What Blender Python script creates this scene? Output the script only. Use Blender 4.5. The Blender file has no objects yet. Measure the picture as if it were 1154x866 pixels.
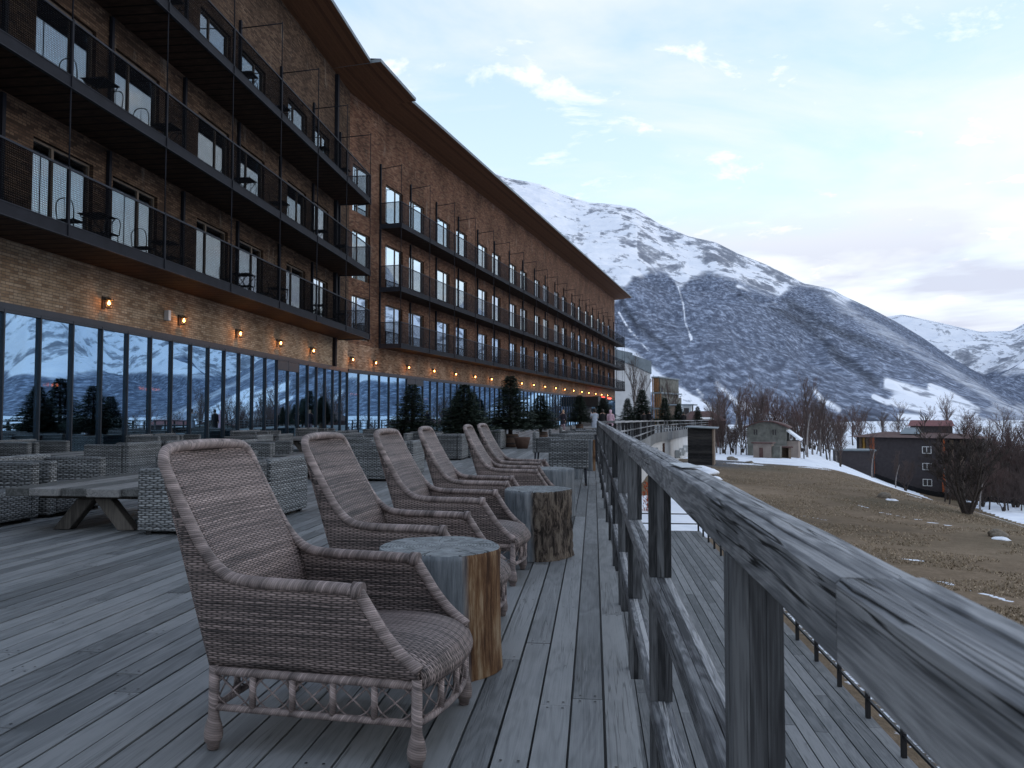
import bpy, bmesh, math, random
import numpy as np
from mathutils import Vector, Matrix
random.seed(7); RNG = np.random.RandomState(11)
sc = bpy.context.scene
COL = sc.collection
PI = math.pi
R = math.radians

# ------------------------------------------------------------------ node helpers
class NT:
    def __init__(s, name):
        s.m = bpy.data.materials.new(name); s.m.use_nodes = True
        s.t = s.m.node_tree; s.t.nodes.clear()
        s.out = s.t.nodes.new('ShaderNodeOutputMaterial')
    def n(s, typ, **kw):
        nd = s.t.nodes.new('ShaderNode' + typ)
        for k, v in kw.items():
            if k.startswith('i_'):
                key = k[2:]
                key = int(key) if key.isdigit() else key
                s.put(nd.inputs[key], v)
            else:
                setattr(nd, k, v)
        return nd
    def put(s, inp, v):
        if hasattr(v, 'is_linked') or isinstance(v, bpy.types.NodeSocket):
            s.t.links.new(v, inp)
        else:
            inp.default_value = v
    def coord(s, kind='Object'):
        return s.n('TexCoord').outputs[kind]
    def mapv(s, v, scale=(1, 1, 1), loc=(0, 0, 0), rot=(0, 0, 0)):
        nd = s.n('Mapping'); s.put(nd.inputs['Vector'], v)
        nd.inputs['Scale'].default_value = scale; nd.inputs['Location'].default_value = loc; nd.inputs['Rotation'].default_value = rot
        return nd.outputs[0]
    def noise(s, v, scale=5, detail=4, rough=.55, dist=0, dim='3D'):
        nd = s.n('TexNoise', noise_dimensions=dim); s.put(nd.inputs['Vector'], v)
        nd.inputs['Scale'].default_value = scale; nd.inputs['Detail'].default_value = detail
        nd.inputs['Roughness'].default_value = rough; nd.inputs['Distortion'].default_value = dist
        return nd.outputs['Fac']
    def math(s, op, a, b=0.0, c=None, clamp=False):
        nd = s.n('Math', operation=op, use_clamp=clamp); s.put(nd.inputs[0], a); s.put(nd.inputs[1], b)
        if c is not None: s.put(nd.inputs[2], c)
        return nd.outputs[0]
    def ramp(s, f, stops, interp='LINEAR'):
        nd = s.n('ValToRGB'); s.put(nd.inputs[0], f); cr = nd.color_ramp; cr.interpolation = interp
        while len(cr.elements) > len(stops): cr.elements.remove(cr.elements[-1])
        while len(cr.elements) < len(stops): cr.elements.new(1.0)
        for e, (p, c) in zip(cr.elements, stops):
            e.position = p
            e.color = (c[0], c[1], c[2], 1) if hasattr(c, '__len__') else (c, c, c, 1)
        return nd.outputs[0]
    def mix(s, f, a, b, mode='MIX'):
        nd = s.n('MixRGB', blend_type=mode); s.put(nd.inputs[0], f)
        for k, v in ((1, a), (2, b)):
            if isinstance(v, tuple) and len(v) == 3: v = v + (1,)
            s.put(nd.inputs[k], v)
        return nd.outputs[0]
    def bump(s, h, strength=.3, dist=.01, nrm=None):
        nd = s.n('Bump'); s.put(nd.inputs['Height'], h); nd.inputs['Strength'].default_value = strength; nd.inputs['Distance'].default_value = dist
        if nrm is not None: s.put(nd.inputs['Normal'], nrm)
        return nd.outputs[0]
    def sep(s, v):
        nd = s.n('SeparateXYZ'); s.put(nd.inputs[0], v); return nd.outputs
    def attr(s, name, out='Fac'):
        nd = s.n('Attribute', attribute_name=name); return nd.outputs[out]
    def pbr(s, col, rough=.8, bump=None, metal=0, spec=.3, emit=None, estr=0):
        p = s.n('BsdfPrincipled')
        if isinstance(col, tuple) and len(col) == 3: col = col + (1,)
        s.put(p.inputs['Base Color'], col); s.put(p.inputs['Roughness'], rough); s.put(p.inputs['Metallic'], metal)
        p.inputs['Specular IOR Level'].default_value = spec
        if bump is not None: s.put(p.inputs['Normal'], bump)
        if emit is not None:
            p.inputs['Emission Color'].default_value = emit + (1,); p.inputs['Emission Strength'].default_value = estr
        s.t.links.new(p.outputs[0], s.out.inputs[0]); return s.m

M = {}
def plain(name, col, rough=.7, metal=0, nscale=6, amt=.25, spec=.3, bumpd=.002):
    t = NT(name); c = t.coord()
    f = t.noise(c, nscale, 5, .6)
    lo = tuple(x * (1 - amt) for x in col); hi = tuple(min(1, x * (1 + amt)) for x in col)
    M[name] = t.pbr(t.ramp(f, [(.3, lo), (.7, hi)]), rough, t.bump(f, .25, bumpd), metal, spec)
    return M[name]

def wood(name, cols, axis='Y', grain=60, crack=.5, ring=9, bumpd=.002, tint=True, soft=.0, spec=.2, scale=1.0, cks=26, long=.045):
    """weathered timber: fibres run along one local axis"""
    t = NT(name); c = t.coord()
    if tint:
        off = t.n('CombineXYZ'); t.put(off.inputs[0], t.math('MULTIPLY', t.attr('tint'), 37.0)); t.put(off.inputs[1], t.math('MULTIPLY', t.attr('tint'), 19.0)); t.put(off.inputs[2], t.math('MULTIPLY', t.attr('tint'), 7.0))
        va = t.n('VectorMath', operation='ADD'); t.put(va.inputs[0], c); t.put(va.inputs[1], off.outputs[0]); c = va.outputs[0]
    sc_ = [1, 1, 1]; sc_['XYZ'.index(axis)] = long
    cm = t.mapv(c, tuple(x * scale for x in sc_))
    fib = t.noise(cm, grain, 6, .7)                       # fine fibres
    sc2 = [1, 1, 1]; sc2['XYZ'.index(axis)] = .13
    cb = t.mapv(c, tuple(x * scale for x in sc2))
    big = t.noise(cb, ring, 3, .5, .6)
    w = t.math('SINE', t.math('MULTIPLY', big, 42.0))      # growth rings meandering round knots
    w = t.math('MULTIPLY_ADD', w, .5, .5)
    patch = t.noise(c, 2.2 * scale, 4, .6)
    f = t.math('ADD', t.math('MULTIPLY', fib, .55), t.math('ADD', t.math('MULTIPLY', w, .13), t.math('MULTIPLY', patch, .34)))
    if tint: f = t.math('ADD', f, t.math('MULTIPLY_ADD', t.attr('tint'), .4, -.2))
    col = t.ramp(f, [(.3, cols[0]), (.5, cols[1]), (.72, cols[2])])
    sc3 = [1, 1, 1]; sc3['XYZ'.index(axis)] = .022
    ck = t.noise(t.mapv(c, tuple(x * scale for x in sc3)), cks, 2, .5, .3)
    ckm = t.ramp(t.math('ABSOLUTE', t.math('SUBTRACT', ck, .5)), [(0, 1.0), (.008, .9), (.02, 0.0)])
    gate = t.ramp(t.noise(cb, ring * .7, 2, .5), [(.48, 0.0), (.6, 1.0)])
    ckm = t.math('MULTIPLY', t.math('MULTIPLY', ckm, gate), crack)
    col = t.mix(ckm, col, tuple(x * .12 for x in cols[0]))
    h = t.math('SUBTRACT', t.math('ADD', t.math('MULTIPLY', fib, .8), t.math('MULTIPLY', w, .25)), t.math('MULTIPLY', ckm, 2.0))
    M[name] = t.pbr(col, .82 if spec < .4 else .6, t.bump(h, .55, bumpd), 0, spec)
    return M[name]

def weave(name, c_hi, c_mid, c_lo, pitch, stake, band=.35, hbump=.004):
    """woven cane: strands run along U, pass over/under stakes spaced along V's normal; UV is in metres"""
    t = NT(name); uv = t.coord('UV'); o = t.sep(uv); u, v = o[0], o[1]
    wob = t.noise(t.mapv(uv, (3, 9, 1)), 3, 2, .5)
    v2 = t.math('ADD', v, t.math('MULTIPLY', wob, pitch * 1.6))
    rowf = t.math('DIVIDE', v2, pitch)
    row = t.math('FLOOR', rowf); fr = t.math('SUBTRACT', rowf, row)
    prof = t.math('SINE', t.math('MULTIPLY', fr, PI))                       # round strand
    ph = t.math('ADD', t.math('DIVIDE', u, stake), row)
    over = t.math('MULTIPLY_ADD', t.math('SINE', t.math('MULTIPLY', ph, PI)), .5, .5)
    h = t.math('MULTIPLY', t.math('POWER', prof, .6), t.math('MULTIPLY_ADD', t.math('POWER', over, .6), .8, .2))
    rn = t.n('TexWhiteNoise', noise_dimensions='1D'); t.put(rn.inputs['W'], row)
    rv = rn.outputs[0]
    bandn = t.noise(t.mapv(uv, (1.2, 14, 1)), 2.0, 3, .6)
    st = t.noise(t.mapv(uv, (12, 160, 1)), 1.0, 2, .6)
    f = t.math('ADD', t.math('MULTIPLY', rv, .28), t.math('ADD', t.math('MULTIPLY', bandn, .75 * band / .35), t.math('MULTIPLY', st, .35)))
    f = t.math('SUBTRACT', f, t.math('MULTIPLY_ADD', t.n('ObjectInfo').outputs['Random'], .16, .20))
    col = t.ramp(f, [(.15, c_lo), (.45, c_mid), (.78, c_hi)])
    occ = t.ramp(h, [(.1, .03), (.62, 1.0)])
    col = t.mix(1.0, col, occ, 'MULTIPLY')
    M[name] = t.pbr(col, .55, t.bump(h, .9, hbump), 0, .35)
    return M[name]

def wrapped(name, c_hi, c_mid, c_lo, pitch):
    """cane wrapped round a rod: rings along V (metres)"""
    t = NT(name); uv = t.coord('UV'); o = t.sep(uv); u, v = o[0], o[1]
    rf = t.math('DIVIDE', t.math('ADD', v, t.math('MULTIPLY', u, .05)), pitch); row = t.math('FLOOR', rf); fr = t.math('SUBTRACT', rf, row)
    h = t.math('POWER', t.math('SINE', t.math('MULTIPLY', fr, PI)), .5)
    rn = t.n('TexWhiteNoise', noise_dimensions='1D'); t.put(rn.inputs['W'], row)
    ro = t.math('MULTIPLY', t.n('ObjectInfo').outputs['Random'], 30.0); cvv = t.n('CombineXYZ'); t.put(cvv.inputs[2], ro); vadd = t.n('VectorMath', operation='ADD'); t.put(vadd.inputs[0], t.mapv(uv, (0.3, 15, 1))); t.put(vadd.inputs[1], cvv.outputs[0])
    big = t.noise(vadd.outputs[0], 1.0, 3, .6)
    f = t.math('ADD', t.math('MULTIPLY', rn.outputs[0], .3), t.math('SUBTRACT', t.math('MULTIPLY', big, 1.0), .18))
    col = t.ramp(f, [(.15, c_lo), (.45, c_mid), (.75, c_hi)])
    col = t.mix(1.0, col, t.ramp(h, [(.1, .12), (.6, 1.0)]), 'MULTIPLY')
    M[name] = t.pbr(col, .5, t.bump(h, .8, .002), 0, .35)
    return M[name]

# ------------------------------------------------------------------ mesh helpers
class MB:
    def __init__(s): s.v = []; s.f = []; s.uv = []; s.ti = []; s.mi = []; s.sm = []
    def face(s, idx, uv=None, tint=0.0, mi=0, smooth=False):
        s.f.append(tuple(idx)); s.uv.append(uv); s.ti.append(tint); s.mi.append(mi); s.sm.append(smooth)
    def quadmesh(s, P, UV=None, tint=0, mi=0, smooth=True, closeu=False):
        """P[i][j] grid of points"""
        n, m = len(P), len(P[0]); b = len(s.v)
        for r in P:
            for p in r: s.v.append(tuple(p))
        for i in range(n - 1):
            for j in range(m - 1 + (1 if closeu else 0)):
                j2 = (j + 1) % m
                uv = None
                if UV is not None:
                    if closeu: uv = [UV[i][j], UV[i][j + 1], UV[i + 1][j + 1], UV[i + 1][j]]
                    else: uv = [UV[i][j], UV[i][j2], UV[i + 1][j2], UV[i + 1][j]]
                s.face((b + i * m + j, b + i * m + j2, b + (i + 1) * m + j2, b + (i + 1) * m + j), uv, tint, mi, smooth)
        return b
    def box(s, x0, x1, y0, y1, z0, z1, tint=0, mi=0, bev=0, frame=None, skip=''):
        b = len(s.v)
        pts = [(x, y, z) for z in (z0, z1) for (x, y) in ((x0, y0), (x1, y0), (x1, y1), (x0, y1))]
        sides = {'b': ((3, 2, 1, 0), 'xy'), 't': ((4, 5, 6, 7), 'xy'), 'f': ((0, 1, 5, 4), 'xz'), 'r': ((1, 2, 6, 5), 'yz'), 'k': ((2, 3, 7, 6), 'xz'), 'l': ((3, 0, 4, 7), 'yz')}
        for p in pts:
            q = frame @ Vector(p) if frame is not None else p
            s.v.append(tuple(q))
        ax = {'x': 0, 'y': 1, 'z': 2}
        for k, (fc, pl) in sides.items():
            if k in skip: continue
            s.face([b + i for i in fc], [(pts[i][ax[pl[0]]], pts[i][ax[pl[1]]]) for i in fc], tint, mi)
    def tube(s, path, rad, n=8, tint=0, mi=0, closed=False, caps=True, uvo=0.0):
        path = [Vector(p) for p in path]
        rs = rad if hasattr(rad, '__len__') else [rad] * len(path)
        N = len(path); up = None; rings = []; L = uvo; prev = None; UV = []
        for i, p in enumerate(path):
            a = path[i - 1] if (i > 0 or closed) else p
            c = path[(i + 1) % N] if (i < N - 1 or closed) else p
            tan = (c - a)
            if tan.length < 1e-9: tan = Vector((0, 0, 1))
            tan.normalize()
            if up is None:
                up = Vector((0, 0, 1)) if abs(tan.z) < .9 else Vector((1, 0, 0))
            u = up - tan * up.dot(tan)
            if u.length < 1e-6: u = tan.orthogonal()
            u.normalize(); w = tan.cross(u); up = u
            if prev is not None: L += (p - prev).length
            prev = p
            rings.append([p + (u * math.cos(2 * PI * k / n) + w * math.sin(2 * PI * k / n)) * rs[i] for k in range(n)])
            UV.append([(k / n, L) for k in range(n + 1)])
        if closed:
            rings.append(rings[0]); L += (path[0] - path[-1]).length; UV.append([(k / n, L) for k in range(n + 1)])
        b = s.quadmesh(rings, UV, tint, mi, True, True)
        if caps and not closed:
            s.face([b + k for k in range(n)][::-1], [(0, uvo)] * n, tint, mi)
            e = b + (len(rings) - 1) * n
            s.face([e + k for k in range(n)], [(0, L)] * n, tint, mi)
    def obj(s, name, mats, parent=None, loc=None):
        me = bpy.data.meshes.new(name)
        me.from_pydata(s.v, [], s.f)
        if any(u is not None for u in s.uv):
            lay = me.uv_layers.new(name='UVMap')
            flat = []
            for fc, u in zip(s.f, s.uv):
                if u is None: flat.extend([0.0, 0.0] * len(fc))
                else:
                    for q in u: flat.extend((float(q[0]), float(q[1])))
            lay.data.foreach_set('uv', flat)
        at = me.attributes.new('tint', 'FLOAT', 'FACE'); at.data.foreach_set('value', [float(x) for x in s.ti])
        me.polygons.foreach_set('material_index', s.mi)
        me.polygons.foreach_set('use_smooth', s.sm)
        if not isinstance(mats, (list, tuple)): mats = [mats]
        for m in mats: me.materials.append(m)
        me.update()
        o = bpy.data.objects.new(name, me); COL.objects.link(o)
        if parent is not None: o.parent = parent
        if loc is not None: o.location = loc
        return o

def solid(o, t, off=0):
    m = o.modifiers.new('thickness', 'SOLIDIFY'); m.thickness = t; m.offset = off; return o
def bevel(o, w, seg=2):
    m = o.modifiers.new('edges', 'BEVEL'); m.width = w; m.segments = seg; m.limit_method = 'ANGLE'; m.angle_limit = R(40); return o
def tag(o, label=None, cat=None, group=None, kind=None):
    if label: o['label'] = label
    if cat: o['category'] = cat
    if group: o['group'] = group
    if kind: o['kind'] = kind
    return o
def empty(name, loc=(0, 0, 0), rz=0, label=None, cat=None, group=None):
    o = bpy.data.objects.new(name, None); COL.objects.link(o); o.location = loc; o.rotation_euler = (0, 0, rz)
    o.empty_display_size = .2
    return tag(o, label, cat, group)
KIDS = {}
def kids(o): return [c for c in bpy.data.objects if c.parent == o]
def dup(root, loc, rz=0, label=None, cat=None, group=None, scale=None):
    def cp(o, par):
        c = o.copy(); COL.objects.link(c)
        if par is not None: c.parent = par; c.matrix_parent_inverse = o.matrix_parent_inverse.copy()
        if o.name not in KIDS: KIDS[o.name] = [x for x in o.children]
        for ch in KIDS[o.name]: cp(ch, c)
        return c
    r = cp(root, None); r.location = loc; r.rotation_euler = (0, 0, rz)
    if scale is not None: r.scale = (scale, scale, scale) if not hasattr(scale, '__len__') else scale
    tag(r, label, cat, group); return r

# numpy value noise
_P = RNG.permutation(512); _G = RNG.rand(512)
def vn(x, y):
    xi = np.floor(x).astype(int); yi = np.floor(y).astype(int); fx = x - xi; fy = y - yi
    fx = fx * fx * (3 - 2 * fx); fy = fy * fy * (3 - 2 * fy)
    def h(a, b): return _G[_P[(_P[a & 511] + b) & 511]]
    return (h(xi, yi) * (1 - fx) + h(xi + 1, yi) * fx) * (1 - fy) + (h(xi, yi + 1) * (1 - fx) + h(xi + 1, yi + 1) * fx) * fy
def fbm(x, y, o=5, g=.5):
    s = 0; a = 1; t = 0
    for k in range(o):
        s = s + a * vn(x * 2 ** k + 13.7 * k, y * 2 ** k + 7.1 * k); t += a; a *= g
    return s / t
def ridged(x, y, o=5, g=.5):
    s = 0; a = 1; t = 0
    for k in range(o):
        s = s + a * (1 - np.abs(2 * vn(x * 2 ** k + 3.1 * k, y * 2 ** k + 9.9 * k) - 1)); t += a; a *= g
    return s / t
def sstep(a, b, x):
    t = np.clip((x - a) / (b - a), 0, 1); return t * t * (3 - 2 * t)

# ------------------------------------------------------------------ camera
F = 867.0; CX, CY = 577.0, 433.0; H = 1.2
PIT = math.atan(36 / F); YAW = math.atan(92 * math.cos(PIT) / F)
cam = bpy.data.objects.new('camera', bpy.data.cameras.new('camera')); COL.objects.link(cam)
cam.location = (0, 0, H); cam.rotation_euler = (PI / 2 + PIT, 0, YAW)
cam.data.sensor_width = 36; cam.data.lens = 36 * F / 1154; cam.data.clip_start = .02; cam.data.clip_end = 20000
sc.camera = cam
cam.data.dof.use_dof = True; cam.data.dof.focus_distance = 4.2; cam.data.dof.aperture_fstop = 17
def az_of(px): return math.atan((px - CX) / F) - YAW           # compass angle from +Y, clockwise
def tan_of(px, py):                                             # tangent of elevation seen at this place in the photo
    return (469 - py) / math.hypot(F, px - CX)

# ------------------------------------------------------------------ materials
wood('deck_wood', [(.075, .081, .085), (.135, .143, .149), (.205, .213, .218)], 'Y', 170, .55, 7, .0016, spec=.5, cks=45, long=.018)
wood('rail_wood', [(.04, .042, .047), (.145, .151, .161), (.35, .355, .365)], 'Y', 420, 1.0, 20, .0016, cks=70, long=.02)
wood('post_wood', [(.016, .017, .019), (.048, .05, .054), (.115, .12, .127)], 'Z', 380, .9, 20, .0016, cks=60, long=.02)
wood('table_wood', [(.05, .053, .053), (.11, .113, .113), (.2, .2, .2)], 'Y', 60, .8, 8, .002)
wood('trestle_wood', [(.03, .028, .026), (.07, .065, .06), (.12, .11, .1)], 'Z', 60, .6, 8, .002)
wood('lower_wood', [(.11, .116, .12), (.165, .172, .177), (.235, .24, .245)], 'Y', 60, .5, 7, .0015)
wood('soffit_wood', [(.06, .03, .018), (.11, .055, .03), (.17, .09, .05)], 'Y', 30, .3, 5, .001, spec=.1)
wood('dark_clad', [(.012, .012, .013), (.03, .03, .032), (.055, .052, .05)], 'X', 30, .4, 5, .003)
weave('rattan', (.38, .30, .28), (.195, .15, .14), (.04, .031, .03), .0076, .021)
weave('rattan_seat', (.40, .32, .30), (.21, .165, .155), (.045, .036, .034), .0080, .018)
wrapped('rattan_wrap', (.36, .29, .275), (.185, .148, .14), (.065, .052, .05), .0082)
weave('grey_weave', (.43, .45, .46), (.26, .275, .285), (.075, .08, .085), .023, .042, .25, .012)
plain('steel', (.014, .015, .02), .7, 0, 3, .2, .12)
plain('steel_light', (.028, .031, .04), .65, 0, 3, .2, .15)
plain('black_metal', (.02, .02, .022), .5, .2)
plain('frame_metal', (.03, .035, .045), .4, .4, 3, .15)
plain('bronze_frame', (.10, .075, .055), .6, 0, 3, .2)
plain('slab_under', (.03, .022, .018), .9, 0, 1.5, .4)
plain('concrete', (.42, .43, .43), .9, 0, 1.2, .2, .2, .004)
plain('white_wall', (.5, .5, .5), .9, 0, .8, .12)
plain('grey_roof', (.16, .19, .21), .6, 0, 1, .2)
plain('lamp_metal', (.03, .022, .016), .5, .4)
plain('curtain', (.42, .45, .46), .9, 0, 2, .1)
plain('interior_dark', (.05, .045, .045), .9, 0, 1, .3)
plain('interior_wall', (.16, .15, .14), .9, 0, 1, .3)
plain('stone', (.17, .145, .115), .95, 0, 3, .4, .2, .02)
plain('terracotta', (.075, .045, .035), .85, 0, 5, .3)
plain('barrel', (.10, .065, .05), .8, 0, 8, .3)
plain('ac_white', (.45, .48, .5), .6, 0, 2, .1)
plain('bark', (.055, .045, .04), .95, 0, 12, .4, .2, .01)
plain('birch_bark', (.22, .2, .19), .9, 0, 3, .5, .2, .005)
plain('twig', (.085, .062, .056), .9, 0, 3, .3)
plain('twig_red', (.095, .06, .054), .9, 0, 3, .3)
plain('fir_needles', (.03, .046, .033), .8, 0, 9, .5)
plain('brush', (.07, .052, .042), .95, 0, 2, .5)
plain('skin', (.45, .28, .21), .6); plain('hair_blond', (.42, .3, .18), .7); plain('hair_dark', (.02, .016, .013), .6)
plain('cloth_black', (.012, .012, .014), .85); plain('cloth_pink', (.62, .42, .5), .85); plain('cloth_navy', (.03, .028, .04), .85)
plain('cloth_light', (.34, .38, .45), .85); plain('cloth_lilac', (.36, .27, .32), .85); plain('cloth_grey', (.12, .12, .13), .85); plain('shoe_white', (.6, .6, .6), .6)
plain('roof_red', (.14, .045, .045), .7, 0, 2, .35); plain('roof_brown', (.09, .05, .045), .8, 0, 2, .4)
plain('clad_charcoal', (.05, .043, .046), .8, 0, 2, .2); plain('clad_orange', (.42, .1, .03), .8, 0, 2, .25); plain('clad_yellow', (.42, .24, .06), .8, 0, 2, .25); plain('clad_tan', (.17, .13, .10), .85, 0, 4, .35)
plain('wood_orange', (.2, .10, .045), .8, 0, 3, .35); plain('house_stone', (.13, .13, .115), .9, 0, 1.4, .4); plain('plaster_pink', (.24, .2, .175), .9, 0, 1, .2)
plain('white_paint', (.7, .7, .7), .6, 0, 2, .1)
plain('rust', (.3, .06, .02), .9, 0, 14, .4)
plain('lampshade', (.32, .3, .22), .8)

t = NT('snow'); c = t.coord(); f = t.noise(c, .8, 6, .6)
M['snow'] = t.pbr(t.ramp(f, [(.3, (.68, .72, .8)), (.6, (.82, .85, .9))]), .7, t.bump(f, .5, .06), 0, .2)

# boards seen from below / plank ceiling of the roof
t = NT('plank_soffit'); uv = t.coord('UV'); o = t.sep(uv)
fr = t.math('FRACT', t.math('DIVIDE', o[1], .14)); row = t.math('FLOOR', t.math('DIVIDE', o[1], .14))
rn = t.n('TexWhiteNoise', noise_dimensions='1D'); t.put(rn.inputs['W'], row)
g = t.noise(t.mapv(uv, (.3, 8, 1)), 5, 4, .6)
f = t.math('ADD', t.math('MULTIPLY', rn.outputs[0], .3), t.math('MULTIPLY', g, .7))
colr = t.ramp(f, [(.25, (.075, .035, .02)), (.6, (.15, .072, .038))])
gap = t.ramp(fr, [(0, .25), (.06, 1.0)])
M['plank_soffit'] = t.pbr(t.mix(1.0, colr, gap, 'MULTIPLY'), .8, None, 0, .15)
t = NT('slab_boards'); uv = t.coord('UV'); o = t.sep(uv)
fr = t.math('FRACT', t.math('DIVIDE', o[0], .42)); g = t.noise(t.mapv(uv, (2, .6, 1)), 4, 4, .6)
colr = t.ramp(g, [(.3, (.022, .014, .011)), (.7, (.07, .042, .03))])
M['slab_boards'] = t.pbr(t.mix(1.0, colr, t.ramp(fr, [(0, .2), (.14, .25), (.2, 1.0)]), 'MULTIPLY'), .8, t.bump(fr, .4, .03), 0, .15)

# reclaimed brick
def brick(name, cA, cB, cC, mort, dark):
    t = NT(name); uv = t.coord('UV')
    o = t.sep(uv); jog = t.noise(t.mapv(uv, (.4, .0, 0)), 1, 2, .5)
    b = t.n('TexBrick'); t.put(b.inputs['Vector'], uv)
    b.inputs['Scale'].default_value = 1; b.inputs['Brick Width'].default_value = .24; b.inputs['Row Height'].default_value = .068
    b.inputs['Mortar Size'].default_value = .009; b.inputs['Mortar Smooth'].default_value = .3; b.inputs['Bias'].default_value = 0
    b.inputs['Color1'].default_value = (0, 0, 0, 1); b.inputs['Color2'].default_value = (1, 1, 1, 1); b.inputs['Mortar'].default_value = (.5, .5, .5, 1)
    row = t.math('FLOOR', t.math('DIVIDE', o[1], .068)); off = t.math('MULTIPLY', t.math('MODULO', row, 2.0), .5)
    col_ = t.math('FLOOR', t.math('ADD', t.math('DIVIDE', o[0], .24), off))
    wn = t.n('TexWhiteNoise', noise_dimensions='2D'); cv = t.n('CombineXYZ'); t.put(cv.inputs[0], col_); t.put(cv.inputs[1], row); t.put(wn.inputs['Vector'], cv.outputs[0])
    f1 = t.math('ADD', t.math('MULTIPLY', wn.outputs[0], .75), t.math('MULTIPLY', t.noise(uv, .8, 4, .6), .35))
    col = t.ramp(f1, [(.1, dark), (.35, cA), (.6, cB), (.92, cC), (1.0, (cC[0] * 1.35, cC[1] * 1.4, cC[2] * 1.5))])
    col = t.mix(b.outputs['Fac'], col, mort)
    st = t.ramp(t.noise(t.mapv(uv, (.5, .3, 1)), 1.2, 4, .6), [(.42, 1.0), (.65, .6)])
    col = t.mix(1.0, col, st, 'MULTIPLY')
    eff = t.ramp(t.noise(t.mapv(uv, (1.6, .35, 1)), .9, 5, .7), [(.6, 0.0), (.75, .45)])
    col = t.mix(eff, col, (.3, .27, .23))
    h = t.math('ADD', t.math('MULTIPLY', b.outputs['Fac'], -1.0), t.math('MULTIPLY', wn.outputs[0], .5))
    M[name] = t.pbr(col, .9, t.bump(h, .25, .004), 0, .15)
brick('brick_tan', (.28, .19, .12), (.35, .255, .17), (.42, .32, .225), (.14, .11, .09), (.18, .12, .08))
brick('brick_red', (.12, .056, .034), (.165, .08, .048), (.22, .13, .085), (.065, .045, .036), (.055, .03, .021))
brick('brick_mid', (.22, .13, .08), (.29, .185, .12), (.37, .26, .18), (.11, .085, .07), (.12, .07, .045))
brick('brick_brown_shaded', (.062, .036, .023), (.088, .053, .034), (.13, .084, .055), (.033, .025, .02), (.026, .017, .012))  # brown brick, colour darkened to hold the shade between the balconies

def glass(name, refl, tint, gcol=(.8, .9, 1)):
    t = NT(name)
    lw = t.n('LayerWeight'); lw.inputs['Blend'].default_value = .5
    fac = t.math('ADD', refl, t.math('MULTIPLY', t.math('POWER', lw.outputs['Facing'], 2.5), 1 - refl), clamp=True)
    wav = t.bump(t.noise(t.coord(), .55, 1, .4), .1, .012)
    gl = t.n('BsdfGlossy'); gl.inputs['Color'].default_value = gcol + (1,); gl.inputs['Roughness'].default_value = .01; t.put(gl.inputs['Normal'], wav)
    tr = t.n('BsdfTransparent'); tr.inputs['Color'].default_value = tint + (1,)
    mx = t.n('MixShader'); t.put(mx.inputs[0], fac); t.put(mx.inputs[1], tr.outputs[0]); t.put(mx.inputs[2], gl.outputs[0])
    t.t.links.new(mx.outputs[0], t.out.inputs[0]); M[name] = t.m
glass('facade_glass', .76, (.5, .6, .65), (.55, .78, .96))
glass('window_glass', .74, (.5, .55, .6), (.82, .92, 1.0))

t = NT('mesh_panel'); uv = t.coord('UV'); o = t.sep(uv)
wx = t.math('GREATER_THAN', t.math('FRACT', t.math('DIVIDE', o[0], .045)), .55)
wy = t.math('GREATER_THAN', t.math('FRACT', t.math('DIVIDE', o[1], .045)), .55)
hole = t.math('MULTIPLY', wx, wy)
fac = t.math('SUBTRACT', 1.0, t.math('MULTIPLY', t.math('ADD', t.math('MULTIPLY', hole, .55), .32), .92))
d = t.n('BsdfDiffuse'); d.inputs['Color'].default_value = (.02, .021, .025, 1); tr = t.n('BsdfTransparent')
mx = t.n('MixShader'); t.put(mx.inputs[0], fac); t.put(mx.inputs[1], tr.outputs[0]); t.put(mx.inputs[2], d.outputs[0])
t.t.links.new(mx.outputs[0], t.out.inputs[0]); M['mesh_panel'] = t.m

def emis(name, col, s):
    t = NT(name); e = t.n('Emission'); e.inputs[0].default_value = col + (1,); e.inputs[1].default_value = s
    t.t.links.new(e.outputs[0], t.out.inputs[0]); M[name] = t.m
emis('bulb_glow', (1, .36, .08), 3.2); emis('red_glow', (1, .06, .04), .8); emis('heater_glow', (1, .14, .04), 1.6)

# lawn + snow on the ground
t = NT('ground'); c = t.coord()
s_ = t.attr('snow')
nz = t.math('ADD', t.math('MULTIPLY', t.noise(c, 1.4, 6, .7), .45), t.math('MULTIPLY', t.noise(t.mapv(c, (1, 1.6, 1)), 4.5, 4, .65), .42))
mask = t.ramp(t.math('ADD', s_, t.math('MULTIPLY', t.math('SUBTRACT', nz, .44), 1.7)), [(.48, 0.0), (.54, 1.0)])
g1 = t.noise(c, 2.5, 8, .75); g2 = t.noise(c, .14, 4, .55); g3 = t.noise(t.mapv(c, (1, .5, 1)), 18, 4, .7)
gf = t.math('ADD', t.math('MULTIPLY', g1, .35), t.math('ADD', t.math('MULTIPLY', g2, .45), t.math('MULTIPLY', g3, .3)))
gcol = t.ramp(gf, [(.36, (.045, .038, .026)), (.47, (.11, .082, .054)), (.57, (.17, .125, .084)), (.70, (.26, .195, .135))])
grn = t.ramp(t.noise(c, .09, 3, .5), [(.5, 0.0), (.65, .3)])
gcol = t.mix(grn, gcol, (.055, .06, .035))
gcol = t.mix(t.attr('path'), gcol, t.ramp(g1, [(.4, (.07, .07, .075)), (.6, (.12, .12, .13))]))
sn = t.ramp(t.noise(c, .5, 6, .6), [(.3, (.66, .7, .78)), (.6, (.82, .85, .9))])
col = t.mix(mask, gcol, sn)
h = t.math('ADD', t.math('MULTIPLY', g3, .5), t.math('ADD', t.math('MULTIPLY', g1, .6), t.math('MULTIPLY', mask, .4)))
M['ground'] = t.pbr(col, .95, t.bump(h, .6, .05), 0, .1)

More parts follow.
